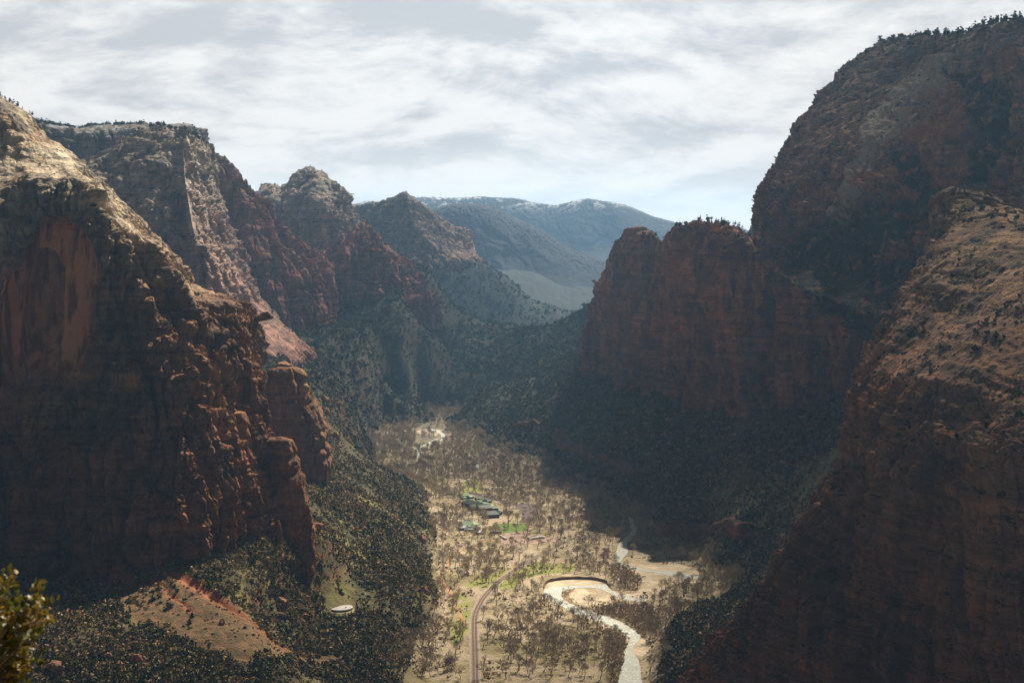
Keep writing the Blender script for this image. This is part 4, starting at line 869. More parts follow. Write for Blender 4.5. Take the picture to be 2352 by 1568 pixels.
# ------------------------------------------------------------------ plants
def tube(V, F, a, b, ra, rb, ns=3):
    a, b = np.array(a), np.array(b); d = b - a; d = d / (np.linalg.norm(d) + 1e-9)
    u = np.cross(d, [0.31, 0.52, 0.79]); u /= np.linalg.norm(u) + 1e-9; v = np.cross(d, u); k = len(V)
    for i in range(ns):
        t = 2 * math.pi * i / ns; V.append(a + (u * math.cos(t) + v * math.sin(t)) * ra)
    for i in range(ns):
        t = 2 * math.pi * i / ns; V.append(b + (u * math.cos(t) + v * math.sin(t)) * rb)
    for i in range(ns): F.append((k + i, k + (i + 1) % ns, k + ns + (i + 1) % ns, k + ns + i))
def bare_tree(seed, H=16.0, spread=0.55, depth=5):
    r = random.Random(seed); TV, TF, BV, BF = [], [], [], []
    def grow(p, d, L, rad, dep):
        tgt = (TV, TF) if dep == 0 else (BV, BF)
        segs = 3 if dep < 2 else 2
        for s in range(segs):
            d2 = d + np.array([r.gauss(0, .14), r.gauss(0, .14), r.gauss(0.03, .08)]); d2 /= np.linalg.norm(d2)
            q = p + d2 * L / segs; r2 = rad * (1 - 0.28 / segs * (1.0 if dep < 3 else 1.6))
            tube(tgt[0], tgt[1], p, q, rad, r2, 5 if dep == 0 else 3)
            if dep >= 1 and dep < depth and s < segs - 1 and r.random() < 0.75: kid(q, d2, L * 0.72, r2 * 0.6, dep + 1)
            p, d, rad = q, d2, r2
        if dep < depth:
            for _ in range(3 if dep < 1 or r.random() < .55 else 2): kid(p, d, L * r.uniform(.62, .85), rad * r.uniform(.6, .75), dep + 1)
    def kid(p, d, L, rad, dep):
        a = r.uniform(0, 2 * math.pi); sp = spread * r.uniform(.6, 1.25)
        u = np.cross(d, [math.cos(a), math.sin(a), 0.2]); u /= np.linalg.norm(u) + 1e-9
        nd = d * math.cos(sp) + u * math.sin(sp) + np.array([0, 0, 0.10]); nd /= np.linalg.norm(nd)
        grow(p, nd, L, max(rad, 0.055), dep)
    grow(np.array([0, 0, -0.3]), np.array([r.gauss(0, .12), r.gauss(0, .12), 1.0]), H * 0.26, H * 0.021, 0)
    z = np.array(BV)[:, 2].max(); k = H / z
    return np.array(TV) * k, np.array(TF), np.array(BV) * k, np.array(BF)
def clump_faces(r, cen, rad, n, size, V, F, flat=1.0):
    for _ in range(n):
        d = np.array([r.gauss(0, 1), r.gauss(0, 1), r.gauss(0, 1)]); d /= np.linalg.norm(d) + 1e-9
        c = cen + d * rad * (r.random() ** 0.4) * np.array([1, 1, flat])
        nrm = d + np.array([r.gauss(0, .5), r.gauss(0, .5), r.gauss(0.2, .5)]); nrm /= np.linalg.norm(nrm)
        u = np.cross(nrm, [0.3, 0.2, 0.93]); u /= np.linalg.norm(u) + 1e-9; v = np.cross(nrm, u); s = size * r.uniform(.6, 1.3); a = r.uniform(0, 6.28)
        uu = u * math.cos(a) + v * math.sin(a); vv = v * math.cos(a) - u * math.sin(a); k = len(V)
        V += [c - uu * s - vv * s * .7, c + uu * s - vv * s * .7, c + uu * s * .8 + vv * s * .8 + nrm * s * .25, c - uu * s * .8 + vv * s * .8]
        F.append((k, k + 1, k + 2, k + 3))
def shrub_mesh(seed, n=46):
    r = random.Random(seed); V, F = [], []
    for _ in range(3):
        clump_faces(r, np.array([r.gauss(0, .45), r.gauss(0, .45), r.uniform(.45, .75)]), .75, n // 3, .30, V, F, .75)
    return np.array(V), np.array(F)
def conifer_mesh(seed, n=110):
    r = random.Random(seed); V, F, TV, TF = [], [], [], []
    lean = np.array([r.gauss(0, .05), r.gauss(0, .05)])
    for i in range(12):
        t = i / 11; z = 1.0 + t * 8.2; rad = 2.0 * (1 - t) ** 0.8 * r.uniform(.75, 1.2) + .25
        for j in range(3):
            a = r.uniform(0, 6.28); c = np.array([math.cos(a) * rad * .55 + lean[0] * z, math.sin(a) * rad * .55 + lean[1] * z, z - .3 * rad * .4])
            clump_faces(r, c, rad * .5 + .15, max(2, n // 36), .42, V, F, .5)
    tube(TV, TF, (0, 0, -.4), (lean[0] * 8, lean[1] * 8, 8.0), .24, .05, 5)
    return np.array(V), np.array(F), np.array(TV), np.array(TF)
def pine_mesh(seed, n=120):
    r = random.Random(seed); V, F, TV, TF = [], [], [], []
    tube(TV, TF, (0, 0, -.5), (.2, .1, 4.5), .30, .16, 5); tube(TV, TF, (.2, .1, 4.5), (.1, .3, 8.0), .16, .05, 4)
    for _ in range(7):
        z = r.uniform(3.4, 8.8); c = np.array([r.gauss(0, 1.1) * (1.25 - z / 12), r.gauss(0, 1.1) * (1.25 - z / 12), z])
        tube(TV, TF, (.15, .15, z - .8), c, .09, .04, 3); clump_faces(r, c, 1.25 * (1.3 - z / 13), n // 7, .40, V, F, .6)
    return np.array(V), np.array(F), np.array(TV), np.array(TF)
def leaf_mat(name, a, b, rough=0.8):
    m, N = new_mat(name); pos, xyz, nz = pos_nodes(N)
    rnd = N.n('ShaderNodeObjectInfo').outputs['Random']
    f = N.m('ADD', N.m('MULTIPLY', N.noise(pos, 0.015, 4.0, 0.6), 2.2), N.m('MULTIPLY', rnd, 0.8))
    c = N.mix(N.ss(f, 1.0, 2.0), a, b)
    c = N.mix(0.7, c, N.ramp(N.noise(pos, 0.9, 2.0), [(0.3, 0.55), (0.7, 1.5)]), 'MULTIPLY')
    finish(N, c, rough, None, spec=0.15); return m
M_SHRUB = leaf_mat('shrub_leaves', (0.040, 0.050, 0.019), (0.19, 0.15, 0.062))
M_DRY = leaf_mat('dry_brush', (0.26, 0.19, 0.12), (0.44, 0.32, 0.185))
M_CON = leaf_mat('conifer_needles', (0.014, 0.026, 0.012), (0.040, 0.056, 0.024))
M_CONF = leaf_mat('pinyon_needles', (0.020, 0.034, 0.016), (0.060, 0.072, 0.034))
M_BARK = simple('grey_bark', (0.13, 0.105, 0.082), sc=1.5); M_TWIG = leaf_mat('bare_twigs', (0.24, 0.195, 0.15), (0.45, 0.365, 0.265))
def gn_scatter(name, pts, sizes, protos, label, seed=0):
    """one object for what nobody could count: a cloud of points carrying copies of the prototype plants"""
    me = bpy.data.meshes.new(name); me.vertices.add(len(pts)); me.vertices.foreach_set('co', np.ascontiguousarray(pts, np.float32).ravel())
    at = me.attributes.new('size', 'FLOAT', 'POINT'); at.data.foreach_set('value', np.asarray(sizes, np.float32))
    o = bpy.data.objects.new(name, me); COL.objects.link(o); tag(o, label, kind='stuff')
    pc = bpy.data.collections.new(name + '_source')
    for p in protos: pc.objects.link(p)
    ng = bpy.data.node_groups.new(name, 'GeometryNodeTree'); ng.interface.new_socket('Geometry', in_out='INPUT', socket_type='NodeSocketGeometry'); ng.interface.new_socket('Geometry', in_out='OUTPUT', socket_type='NodeSocketGeometry')
    nd = ng.nodes; gi, go = nd.new('NodeGroupInput'), nd.new('NodeGroupOutput'); ip = nd.new('GeometryNodeInstanceOnPoints'); ci = nd.new('GeometryNodeCollectionInfo')
    ci.inputs['Collection'].default_value = pc; ci.inputs['Separate Children'].default_value = True; ci.inputs['Reset Children'].default_value = True
    rv = nd.new('FunctionNodeRandomValue'); rv.data_type = 'FLOAT_VECTOR'; rv.inputs[0].default_value = (-0.1, -0.1, 0); rv.inputs[1].default_value = (0.1, 0.1, 6.283)
    ri = nd.new('FunctionNodeRandomValue'); ri.data_type = 'INT'; ri.inputs[4].default_value = 0; ri.inputs[5].default_value = len(protos) - 1
    for q in (rv, ri): q.inputs['Seed'].default_value = seed + (q is ri)
    na = nd.new('GeometryNodeInputNamedAttribute'); na.data_type = 'FLOAT'; na.inputs[0].default_value = 'size'
    ip.inputs['Pick Instance'].default_value = True; L = ng.links.new
    L(gi.outputs[0], ip.inputs['Points']); L(ci.outputs[0], ip.inputs['Instance']); L(ri.outputs[2], ip.inputs['Instance Index']); L(rv.outputs[0], ip.inputs['Rotation']); L(na.outputs[0], ip.inputs['Scale'])
    L(ip.outputs[0], go.inputs[0]); md = o.modifiers.new('scatter', 'NODES'); md.node_group = ng
    return o
def proto(name, V, F, mat): 
    me = mesh_np(name, V, F, smooth=False); me.materials.append(mat); return bpy.data.objects.new(name, me)
shrubs = [proto('shrub', *shrub_mesh(s), M_SHRUB) for s in range(4)]
shrubsf = [proto('pinyon', *shrub_mesh(s + 8), M_CONF) for s in range(4)]
dryb = [proto('dry_shrub', *shrub_mesh(s + 20, 36), M_DRY) for s in range(3)]
BT = [bare_tree(s, H=[16, 17, 15, 18, 14, 16.5, 17.5][s], spread=[.5, .6, .55, .45, .65, .55, .5][s]) for s in range(7)]
BTm = [(mesh_np('trunk', t[0], t[1], smooth=True), mesh_np('crown', t[2], t[3], smooth=False)) for t in BT]
for a, b in BTm: a.materials.append(M_BARK); b.materials.append(M_TWIG)
CN = [conifer_mesh(s) for s in range(4)] + [pine_mesh(s) for s in range(3)]
CNm = [(mesh_np('trunk', t[2], t[3]), mesh_np('crown', t[0], t[1], smooth=False)) for t in CN]
for a, b in CNm: a.materials.append(M_BARK); b.materials.append(M_CON)
def merged(name, A, B, ma, mb):
    V = np.concatenate([A[0], B[0]]); F = np.concatenate([A[1], B[1] + len(A[0])]); me = mesh_np(name, V, F, smooth=False)
    me.materials.append(ma); me.materials.append(mb); mi = np.zeros(len(F), np.int32); mi[len(A[1]):] = 1; me.polygons.foreach_set('material_index', mi); return me
btp = [bpy.data.objects.new('bare_tree', merged('bare_tree', t[:2], t[2:], M_BARK, M_TWIG)) for t in BT[:5]]
cnp = [bpy.data.objects.new('conifer', merged('conifer', (t[2], t[3]), (t[0], t[1]), M_BARK, M_CON)) for t in CN]

def plant(kind, x, y, z, s, rz, label, cat, group, vi):
    """one tree: an empty at its foot with a trunk and a crown"""
    tm, cm = (BTm if kind == 'bare_tree' else CNm)[vi]
    r = bpy.data.objects.new(kind, None); COL.objects.link(r); r.location = (x, y, z); r.rotation_euler = (0, 0, rz); r.scale = (s, s, s)
    r.empty_display_size = 0.1
    tag(r, label, cat, group); link('trunk', tm, None, r); link('crown', cm, None, r)
    return r
# --- where plants can stand on the ground
def rand_ground(n, amin, amax, ymin, ymax, power=2.0):
    a = RNG.uniform(amin, amax, n)
    u = RNG.uniform(0, 1, n); k = power
    y = (ymin ** (1 - k) + u * (ymax ** (1 - k) - ymin ** (1 - k))) ** (1 / (1 - k)) if k != 1 else ymin * (ymax / ymin) ** u
    return a * y, y
def vis(x, y, z):
    px, py = proj(np.stack([x, y, z], -1)); return (px > -160) & (px < 2500) & (py < 1700)
x, y = rand_ground(800000, -0.42, 0.40, 1080, 6800, 1.75)
z, hl = ground_h(x, y)
den = fbm(np.stack([x, y, 0 * x], -1), 120, 4, off=41)
_q = np.stack([x, y, 0 * x], -1); fm = poly_mask(x + 22 * fbm(_q, 40, 3, off=61), y + 22 * fbm(_q, 40, 3, off=66), FAN); gm = seg_dist(x, y, GULLY)
ok = (hl > 0.35) & vis(x, y, z) & (RNG.uniform(0, 1, len(x)) < np.where(fm, 0.02 + 0.07 * (den > 0.1), np.clip(0.70 + 1.7 * den + 0.3 * sst(y, 2400, 3200), 0.10, 1))) & (gm > 7)
tk = (783, 1392, 1560); tq = P(*tk); ok &= ~((np.abs(x - tq[0]) < 17) & (y > tq[1] - 22) & (y < tq[1] + 15))
x, y, z = x[ok], y[ok], z[ok]
conf = (RNG.uniform(0, 1, len(x)) < np.where(x > 0, 0.14, 0.08)) & ~poly_mask(x, y, FAN)
sc_ = np.clip(y / 2600, 0.85, 2.1)
sz = RNG.gamma(2.4, 0.42, len(x)) * 1.25 * sc_ + 0.3
farw = RNG.uniform(0, 1, len(x)) < sst(y, 2300, 3300)
gn_scatter('scrub', np.c_[x, y, z - 0.3][~conf & ~farw], sz[~conf & ~farw], shrubs + dryb[:2], 'low scrub and oak covering the talus slopes', 1)
gn_scatter('forest_cover', np.c_[x, y, z - 0.3][~conf & farw], sz[~conf & farw] * 1.15, shrubsf, 'dark green pinyon wood covering the farther slopes', 2)
CONP = np.c_[x, y, z, RNG.uniform(0.5, 1.05, len(x)) * np.clip(y / 2600, 0.8, 1.5)][conf]
# brown brush on the flat, and thickets by the river
x, y = rand_ground(60000, -0.20, 0.20, 1440, 4300, 2.2); z, hl = ground_h(x, y)
okf = (hl < 0.5) & tree_ok(x, y); den = fbm(np.stack([x, y, 0 * x], -1), 60, 3, off=44)
thick = np.zeros(x.shape, bool)
for T in (BR2, BR3, BR4): thick |= poly_mask(x, y, [fl(*p) for p in T])
inw = poly_mask(x, y, [fl(*p) for p in W1]) | poly_mask(x, y, [fl(*p) for p in W2])
okf = (okf & (RNG.uniform(0, 1, len(x)) < 0.10 + 0.5 * den)) | (thick & ~inw & (RNG.uniform(0, 1, len(x)) < 0.35))
sand = poly_mask(x, y, [fl(*p) for p in S0]) & ~inw & (den > 0.22) & (RNG.uniform(0, 1, len(x)) < 0.5)
okf |= sand
gn_scatter('brush', np.c_[x, y, z + 0.1][okf], (RNG.gamma(5, 0.2, len(x)) * np.where(thick, 1.1, 1.1) * np.clip(y / 2500, 1, 1.5))[okf], dryb, 'leafless brown brush on the canyon floor', 3)
# extra thicket points
def in_poly(T, n):
    Wp = np.array([fl(*p) for p in T]); xx = RNG.uniform(Wp[:, 0].min(), Wp[:, 0].max(), n); yy = RNG.uniform(Wp[:, 1].min(), Wp[:, 1].max(), n)
    k = poly_mask(xx, yy, [tuple(q) for q in Wp]) & ~poly_mask(xx, yy, [fl(*p) for p in W1]); return xx[k], yy[k]
tx, ty = [np.concatenate(v) for v in zip(in_poly(BR2, 1500), in_poly(BR3, 450), in_poly(BR4, 1000), in_poly(BR, 60))]
jx_ = RNG.normal(0, 3.0, len(tx)); jy_ = RNG.normal(0, 6.0, len(tx)); kk_ = ~poly_mask(tx + jx_, ty + jy_, [tuple(q) for q in smooth_closed([fl(*p) for p in W1], 2)]); tx = (tx + jx_)[kk_]; ty = (ty + jy_)[kk_]
_thk = (tx, ty)

# bare cottonwoods
gn_scatter('thicket', np.c_[tx, ty, 0 * tx + 0.1], RNG.uniform(.20, .38, len(tx)), btp, 'dense brown willow thicket along the river banks', 5)
x, y = rand_ground(34000, -0.16, 0.18, 1440, 4400, 1.25); z, hl = ground_h(x, y)
den = fbm(np.stack([x, y, 0 * x], -1), 110, 3, off=50)
px, py = proj(np.stack([x, y, z], -1))
pr = np.clip((0.36 + 1.3 * den + np.where(y > 2450, 0.42, 0.0)) * np.where(y < 1950, 0.62, 1.0), 0.03, 1)
mead = np.zeros(x.shape, bool)
for T in ([z6(960, 895), z6(1080, 895), z6(1090, 930), z6(1000, 975), z6(940, 950)], [z6(940, 485), z6(1150, 460), z6(1160, 500), z6(950, 500)], [z5(220, 1000), z5(190, 820), z5(330, 810), z5(380, 900), z5(300, 1060)]):
    mead |= poly_mask(x, y, [fl(*p) for p in T])
ok = (hl < 0.6) & tree_ok(x, y) & ~mead & (RNG.uniform(0, 1, len(x)) < pr)
ok &= ~(thick[:0].any() if False else poly_mask(x, y, [fl(*p) for p in BR2]) & (RNG.uniform(0, 1, len(x)) < 0.8))
keep = []; 
cand = np.c_[x, y, z][ok]; cand = cand[np.argsort(cand[:, 1])]
cell = {}
for q in cand:
    k = (int(q[0] // 7), int(q[1] // 7))
    if any((k[0] + a, k[1] + b) in cell for a in (-1, 0, 1) for b in (-1, 0, 1)) and random.random() < 0.60: continue
    cell[k] = 1; keep.append(q)
keep = np.array(keep)
ind = keep[:296]; rest = keep[296:]
roadx = RW[:, 0]; 
def zone_label(x, y):
    px, py = proj(np.array([x, y, 0.0])); zx, zy = (px - 987.8) / 0.3103, (py - 1081.9) / 0.3103
    j = np.argmin(np.abs(RW[:, 1] - y)); right = x > RW[j, 0] if y < RW[-1, 1] else True
    if not right: return ('bare grey cottonwood on the strip between the orange trail and the road', 'bare trees left of the road')
    if zy > 1250: return ('bare grey cottonwood in the dim grove at the near end, between road and river', 'bare trees in the near grove')
    if zy > 1010: return ('bare grey cottonwood in the sunlit grove below the river loop', 'bare trees in the sunlit grove')
    if zx < 850: return ('bare grey cottonwood between the road curve and the river loop', 'bare trees inside the road curve')
    return ('bare grey cottonwood on the flat above the earth bank', 'bare trees above the earth bank')
for i, q in enumerate(ind):
    lb, gp = zone_label(q[0], q[1])
    plant('bare_tree', q[0], q[1], q[2], random.uniform(.75, 1.2), random.uniform(0, 6.28), lb, 'tree', gp, i % 7)
gn_scatter('bare_woodland', rest, RNG.uniform(.75, 1.25, len(rest)) * np.clip(rest[:, 1] / 2600, 1, 1.25), btp, 'leafless grey cottonwood wood filling the farther canyon floor', 7)
print('trees', len(ind), len(rest), 'conifers', len(CONP), 'scrub', int((~conf).sum()), 't', time.time() - T0)
# ------------------------------------------------------------------ conifers
def hit(px, py, y0=1050, y1=8000):
    Y = y0 * (y1 / y0) ** np.linspace(0, 1, 3000); R = P(np.full(3000, px), np.full(3000, py), Y)
    h, _ = ground_h(R[:, 0], R[:, 1]); k = np.argmax(R[:, 2] < h)
    return np.array([R[k, 0], R[k, 1], h[k]])
def near_shift(x, y):
    px, py = proj(np.array([x, y, 0.0])); return px, py
CONP = CONP[np.argsort(CONP[:, 1] / CONP[:, 3])]
vpx, vpy = proj(CONP[:, :3]); inv_ = (vpx > -20) & (vpx < 2370) & (vpy < 1585)
# keep only those not hidden by the near buttress outline
blk = poly_mask(vpx, vpy, [(1550, 1600), (1690, 1400), (1790, 1260), (1925, 1060), (1962, 870), (2160, 460), (2600, 460), (2600, 1700)])
CI = CONP[inv_ & ~blk][:165]; CR = np.concatenate([CONP[inv_ & ~blk][165:], CONP[~(inv_ & ~blk)]])
for i, q in enumerate(CI):
    px, py = proj(q[:3])
    if px > 1400: lb, gp = 'dark evergreen on the shaded hillside to the right of the lower river', 'evergreens on the hillside right of the river'
    elif px < 560: lb, gp = 'dark juniper on the scrubby ground around the pale gullied fan', 'junipers around the gullied fan'
    else: lb, gp = 'dark juniper among the scrub of the hillside left of the road', 'junipers on the hillside left of the road'
    plant('conifer', q[0], q[1], q[2], q[3], random.uniform(0, 6.28), lb, 'tree', gp, i % 7)
gn_scatter('conifer_cover', CR[:, :3], CR[:, 3], cnp, 'dark evergreens scattered through the scrub of the slopes', 9)
for k, (a, b, s_) in enumerate([(740, 1010, .95), (1035, 1280, 1.0), (1330, 290, 1.1), (780, 1000, .7), (545, 945, .6), (600, 180, 1.1), (560, 190, 1.0)]):
    x, y = fl(*z5(a, b)); plant('conifer', x, y, float(floor_z(y)), s_, k * 1.3, ['dark evergreen standing alone among the bare trees right of the road', 'dark evergreen alone in the lower bare grove near the river', 'small evergreen beyond the curve of the upper road', 'low dark evergreen touching a bigger one among bare trees',
          'small evergreen close to the road curve', 'dark evergreen behind the parking area', 'second dark evergreen behind the parking area, nearer the cabins'][k], 'tree', None, k % 4)
def skyline(G2, x0, x1, n, jitter=0.0):
    px, py = proj(G2); out = []
    for c in np.sort(RNG.uniform(x0, x1, n)):
        m_ = np.abs(px - c) < 4
        if not m_.any(): continue
        idx = np.argwhere(m_); pyv = py[m_]; q = idx[np.argmin(pyv)]
        out.append(G2[q[0], q[1]])
    return out
for G_, x0, x1, n, s0, s1, lb, gp in [
    (gE, 2085, 2362, 62, .9, 1.9, 'dark pine on the rim of the great wall at the top right', 'pines along the rim of the great wall'),
    (gE, 1955, 2000, 4, .6, 1.0, 'small pine on the stepped shoulder below the great wall rim', 'pines on the shoulder of the great wall'),
    (gB3, 84, 340, 42, 1.0, 2.0, 'dark pine on the snowy rim of the distant flat mesa', 'pines on the mesa rim'),
    (gB1, 342, 470, 20, .7, 1.4, 'dark pine on top of the tall grey cliff', 'pines on the grey cliff top'),
    (gA, 2, 112, 16, .4, .85, 'small juniper on the skyline of the left massif', 'junipers on the left massif skyline'),
    (gD, 1545, 1560, 3, .6, .9, 'small juniper on the left hump of the shaded promontory', 'junipers on the promontory, left'),
    (gD, 1590, 1735, 15, .7, 1.3, 'small juniper on the flat top of the shaded promontory', 'junipers on the promontory top')]:
    s0 *= 0.95; s1 *= 0.95
    for i, q in enumerate(skyline(G_, x0, x1, int(n * 1.35))):
        sv = random.uniform(s0 * .75, s1 * 1.2); plant('pine_tree', q[0], q[1], q[2] - 3.0 * sv, sv, random.uniform(0, 6.28), lb, 'tree', gp, 4 + i % 3 if i % 4 else i % 7)
def ledge_pts(G2, n, thr=0.6, xr=(-50, 2400)):
    nr = gnormals(G2); nz_ = np.abs(nr[..., 2]); px, py = proj(G2)
    nn = fbm(G2, 60, 3, off=77)
    ok = (nz_ > thr) & (px > xr[0]) & (px < xr[1]) & (nn > -0.12)
    idx = np.argwhere(ok)
    if len(idx) == 0: return np.zeros((0, 3))
    s = idx[RNG.integers(0, len(idx), n)]
    return G2[s[:, 0], s[:, 1]] + RNG.normal(0, 0.6, (n, 3)) * np.array([1, 1, 0])
lp = [(gD, 3500, .6), (gE, 4200, .62), (gA, 260, .7), (gB1, 700, .66), (gB2, 500, .66), (gB3, 400, .5), (gC1, 400, .6), (gC2, 500, .66), (gC3, 300, .66)]
LP = [ledge_pts(G_, n, t) for G_, n, t in lp]; LS = np.concatenate([RNG.gamma(4, .25, len(p)) * 1.5 * np.clip(p[:, 1] / 2300, .7, 1.5) for p in LP]); LP = np.concatenate(LP)
RP = [np.array(skyline(G_, a, b, n)) + RNG.normal(0, 1, (1, 3)) * 0 for G_, a, b, n in ((gE, 2060, 2400, 330), (gB3, 60, 345, 260), (gB1, 340, 480, 110), (gD, 1540, 1740, 70), (gE, 1950, 2060, 40))]
RP = np.concatenate([r_.reshape(-1, 3) for r_ in RP]); LP = np.concatenate([LP, RP - np.array([0, 0, .8])]); LS = np.concatenate([LS, RNG.gamma(3, .4, len(RP)) * 1.7 * np.clip(RP[:, 1] / 2800, .8, 1.5)])
gn_scatter('ledge_scrub', LP, LS, shrubs, 'dark scrub on the ledges of the cliffs', 11)
# slickrock shrubs, sparse and countable in patches only
fp = ledge_pts(gF, 2600, .42); fpy = proj(fp)[1]; fp = fp[fpy < 1080]
gn_scatter('slickrock_scrub', fp, RNG.gamma(3, .33, len(fp)) * 1.0, shrubs, 'small dark bushes dotting the slickrock', 12)

# ------------------------------------------------------------------ boulders and small outcrops
def boulder_mesh(seed, n=2):
    r = np.random.default_rng(seed); bm_ = __import__('bmesh').new(); __import__('bmesh').ops.create_icosphere(bm_, subdivisions=3, radius=1.0)
    V = np.array([v.co[:] for v in bm_.verts]); F = np.array([[v.index for v in f.verts] for f in bm_.faces]); bm_.free()
    for _ in range(9):                                   # chop flat facets
        d = r.normal(size=3); d /= np.linalg.norm(d); h = r.uniform(.45, .85); t = V @ d; V = V - np.maximum(t - h, 0)[:, None] * d
    V *= r.uniform(.7, 1.25, 3); V += 0.05 * r.normal(size=V.shape)
    return mesh_np('boulder', V, F, smooth=False)
M_BOUL = simple('boulder_rock', (0.30, 0.155, 0.095), sc=1.2, var=0.3, col2=(0.20, 0.12, 0.085), bump=0.6)
BM = [boulder_mesh(s) for s in range(6)]
for b_ in BM: b_.materials.append(M_BOUL)
z3 = lambda x, y: (x * .2803, 1129 + y * .2803); zb = lambda x, y: (564.5 + x * .2802, 1129 + y * .2802)
BL = [(z3(560, 1000), 4.5, 'boulder with a lit top at the foot of the dark cliff'), (z3(805, 1195), 4.5, 'pale upright boulder in the scrub left of the fan'), (z3(890, 1225), 3.5, 'small boulder just right of the pale upright one'),
      (z3(870, 1365), 5.0, 'long leaning boulder in the lower left scrub'), (z3(1105, 1385), 7.5, 'large squarish boulder at the lower edge of the fan'), (z3(455, 1500), 11.0, 'biggest dark boulder at the bottom left'),
      (z3(2305, 915), 6.5, 'tall pale edged boulder on the slope above the tank'), (z3(2290, 1025), 5.0, 'slanting flat boulder below the tall one above the tank'), (z3(1815, 1080), 4.0, 'rounded grey boulder beside the main gully'),
      (z3(300, 1190), 4.0, 'boulder in the scrub at far left behind the leafy bush'), (z3(1100, 1255), 4.0, 'flat boulder in the scrub left of the fan edge'), (z3(985, 1445), 5.0, 'dark boulder below the squarish one'),
      (z3(380, 1280), 3.5, 'low reddish boulder in the left scrub'), (z3(560, 1195), 3.2, 'small bright boulder left of the pale upright one'),
      (zb(470, 520), 12.0, 'huge slab of fallen rock below the buttress'), (zb(400, 600), 7.5, 'block at the lower left side of the huge slab'), (zb(545, 570), 7.0, 'orange block at the lower right side of the huge slab'),
      (zb(500, 890), 5.0, 'dark boulder left of the water tank'), (zb(480, 1030), 5.0, 'dark boulder below and left of the water tank'), (zb(1250, 545), 5.0, 'pale boulder on the wooded slope above the trail'),
      (zb(1440, 405), 8.0, 'upright red rock where the slope meets the bare trees'), (zb(1460, 810), 6.0, 'leaning red rock above the orange trail'), (zb(375, 1190), 3.2, 'small pinkish boulder in the scrub below the tank'),
      (zb(585, 320), 9.0, 'red block tumbled at the foot of the buttress corner'), (zb(520, 670), 3.0, 'little pinkish boulder below the huge slab'), (zb(440, 665), 3.2, 'second little boulder below the huge slab'),
      ((745, 925), 12.0, 'red outcrop block beyond the freestanding tower'), ((748, 948), 11.0, 'lower red outcrop block beyond the freestanding tower'), ((776, 930), 8.0, 'fluted red rock just right of the outcrop blocks'), ((800, 926), 8.0, 'smaller fluted red rock in the far scrub'),
      ((825, 833), 5.0, 'bright lone boulder on the far green slope'), ((1048, 905), 9.0, 'red rock at the mouth of the far gorge'), ((770, 1005), 9.0, 'dark knobbly rock at the foot of the freestanding tower'), ((800, 1012), 8.0, 'second dark knobbly rock near the freestanding tower'),
      (z5(1250, 0), 6, 'boulder on the shaded talus')]
for i, ((px, py), r_, lb) in enumerate(BL[:-1]):
    q = hit(px, py); o = bpy.data.objects.new('boulder', BM[i % 6]); COL.objects.link(o)
    o.location = (q[0], q[1], q[2] + r_ * 0.25); o.scale = (r_ * .9, r_ * .9, r_ * 1.0); o.rotation_euler = (0.2 * math.sin(i), 0.25 * math.cos(i * 2), i * 1.1); tag(o, lb, 'boulder')
def outcrop(name, pts, hgt, label, seed):
    pts = [(q if len(q) == 2 else q) for q in pts]; Q = [hit(*p) for p in pts]
    W = smooth_open([(q[0], q[1]) for q in Q], 14); n = len(W)
    d = np.gradient(W, axis=0); d /= np.linalg.norm(d, axis=1, keepdims=True) + 1e-9; nn = np.stack([-d[:, 1], d[:, 0]], 1)
    if (nn * W).sum() < 0: nn = -nn
    rows = 10; G = np.zeros((n, rows + 2, 3)); e = np.clip(np.minimum(np.arange(n), n - 1 - np.arange(n)) / 6, 0.15, 1)
    z0 = ground_h(W[:, 0], W[:, 1])[0]
    for k in range(rows):
        t = k / (rows - 1); G[:, k, :2] = W + nn * (t * hgt * .25); G[:, k, 2] = z0 - 4 + t * (hgt + 4) * e * (0.8 + 0.35 * perlin(np.arange(n) / 5.0, 0 * z0 + seed, 0 * z0))
    for k, (a, dz_) in enumerate([(hgt * .9, 0.5), (hgt * 2.2, -hgt * .8)]):
        G[:, rows + k, :2] = W + nn * a; G[:, rows + k, 2] = G[:, rows - 1, 2] + dz_
    nr = gnormals(G); 
    if (nr[:, 2, 1].mean() > 0): nr = -nr
    G2 = G + nr * ((3.2 * fbm(G, 16, 3, zs=.25, ridged=True, off=seed)) + 1.2 * fbm(G, 5, 2, off=seed))[..., None]
    o = link(name, mesh_np(name, G2.reshape(-1, 3), grid_faces(n, rows + 2)), M_D2); tag(o, label, kind='structure')
M_D2 = rock_mat('rock_red_band', 0, 200, (0.19, 0.075, 0.045), (0.21, 0.08, 0.05), (0.20, 0.08, 0.05), 0.5, 0.5)
outcrop('rock_band', [(1268, 1020), (1300, 1040), (1345, 1058), (1390, 1072), (1430, 1090), (1462, 1102)], 22, 'low red rock band running down the shaded talus', 1)
outcrop('rock_band', [(1262, 1000), (1275, 1018), (1300, 1030)], 30, 'short red rock step at the head of the talus band', 2)
outcrop('rock_band', [(1500, 1235), (1560, 1238), (1620, 1236), (1690, 1245), (1750, 1240)], 26, 'red rock band above the far end of the sandy flat', 3)
outcrop('rock_band', [(1160, 990), (1200, 985), (1240, 975)], 16, 'small red rock band above the far trees', 4)
tower('rock_spire', [(1234, 632, 650, 1530, 1.0), (1215, 634, 648, 1530, 1.0), (1198, 636, 644, 1530, .8)], M_A, 'slim sunlit rock spire standing at the foot of the buttress', kind=None, seed=40, flute=(8, .8), fine=(4, .5), strata=.4, cat='rock spire')

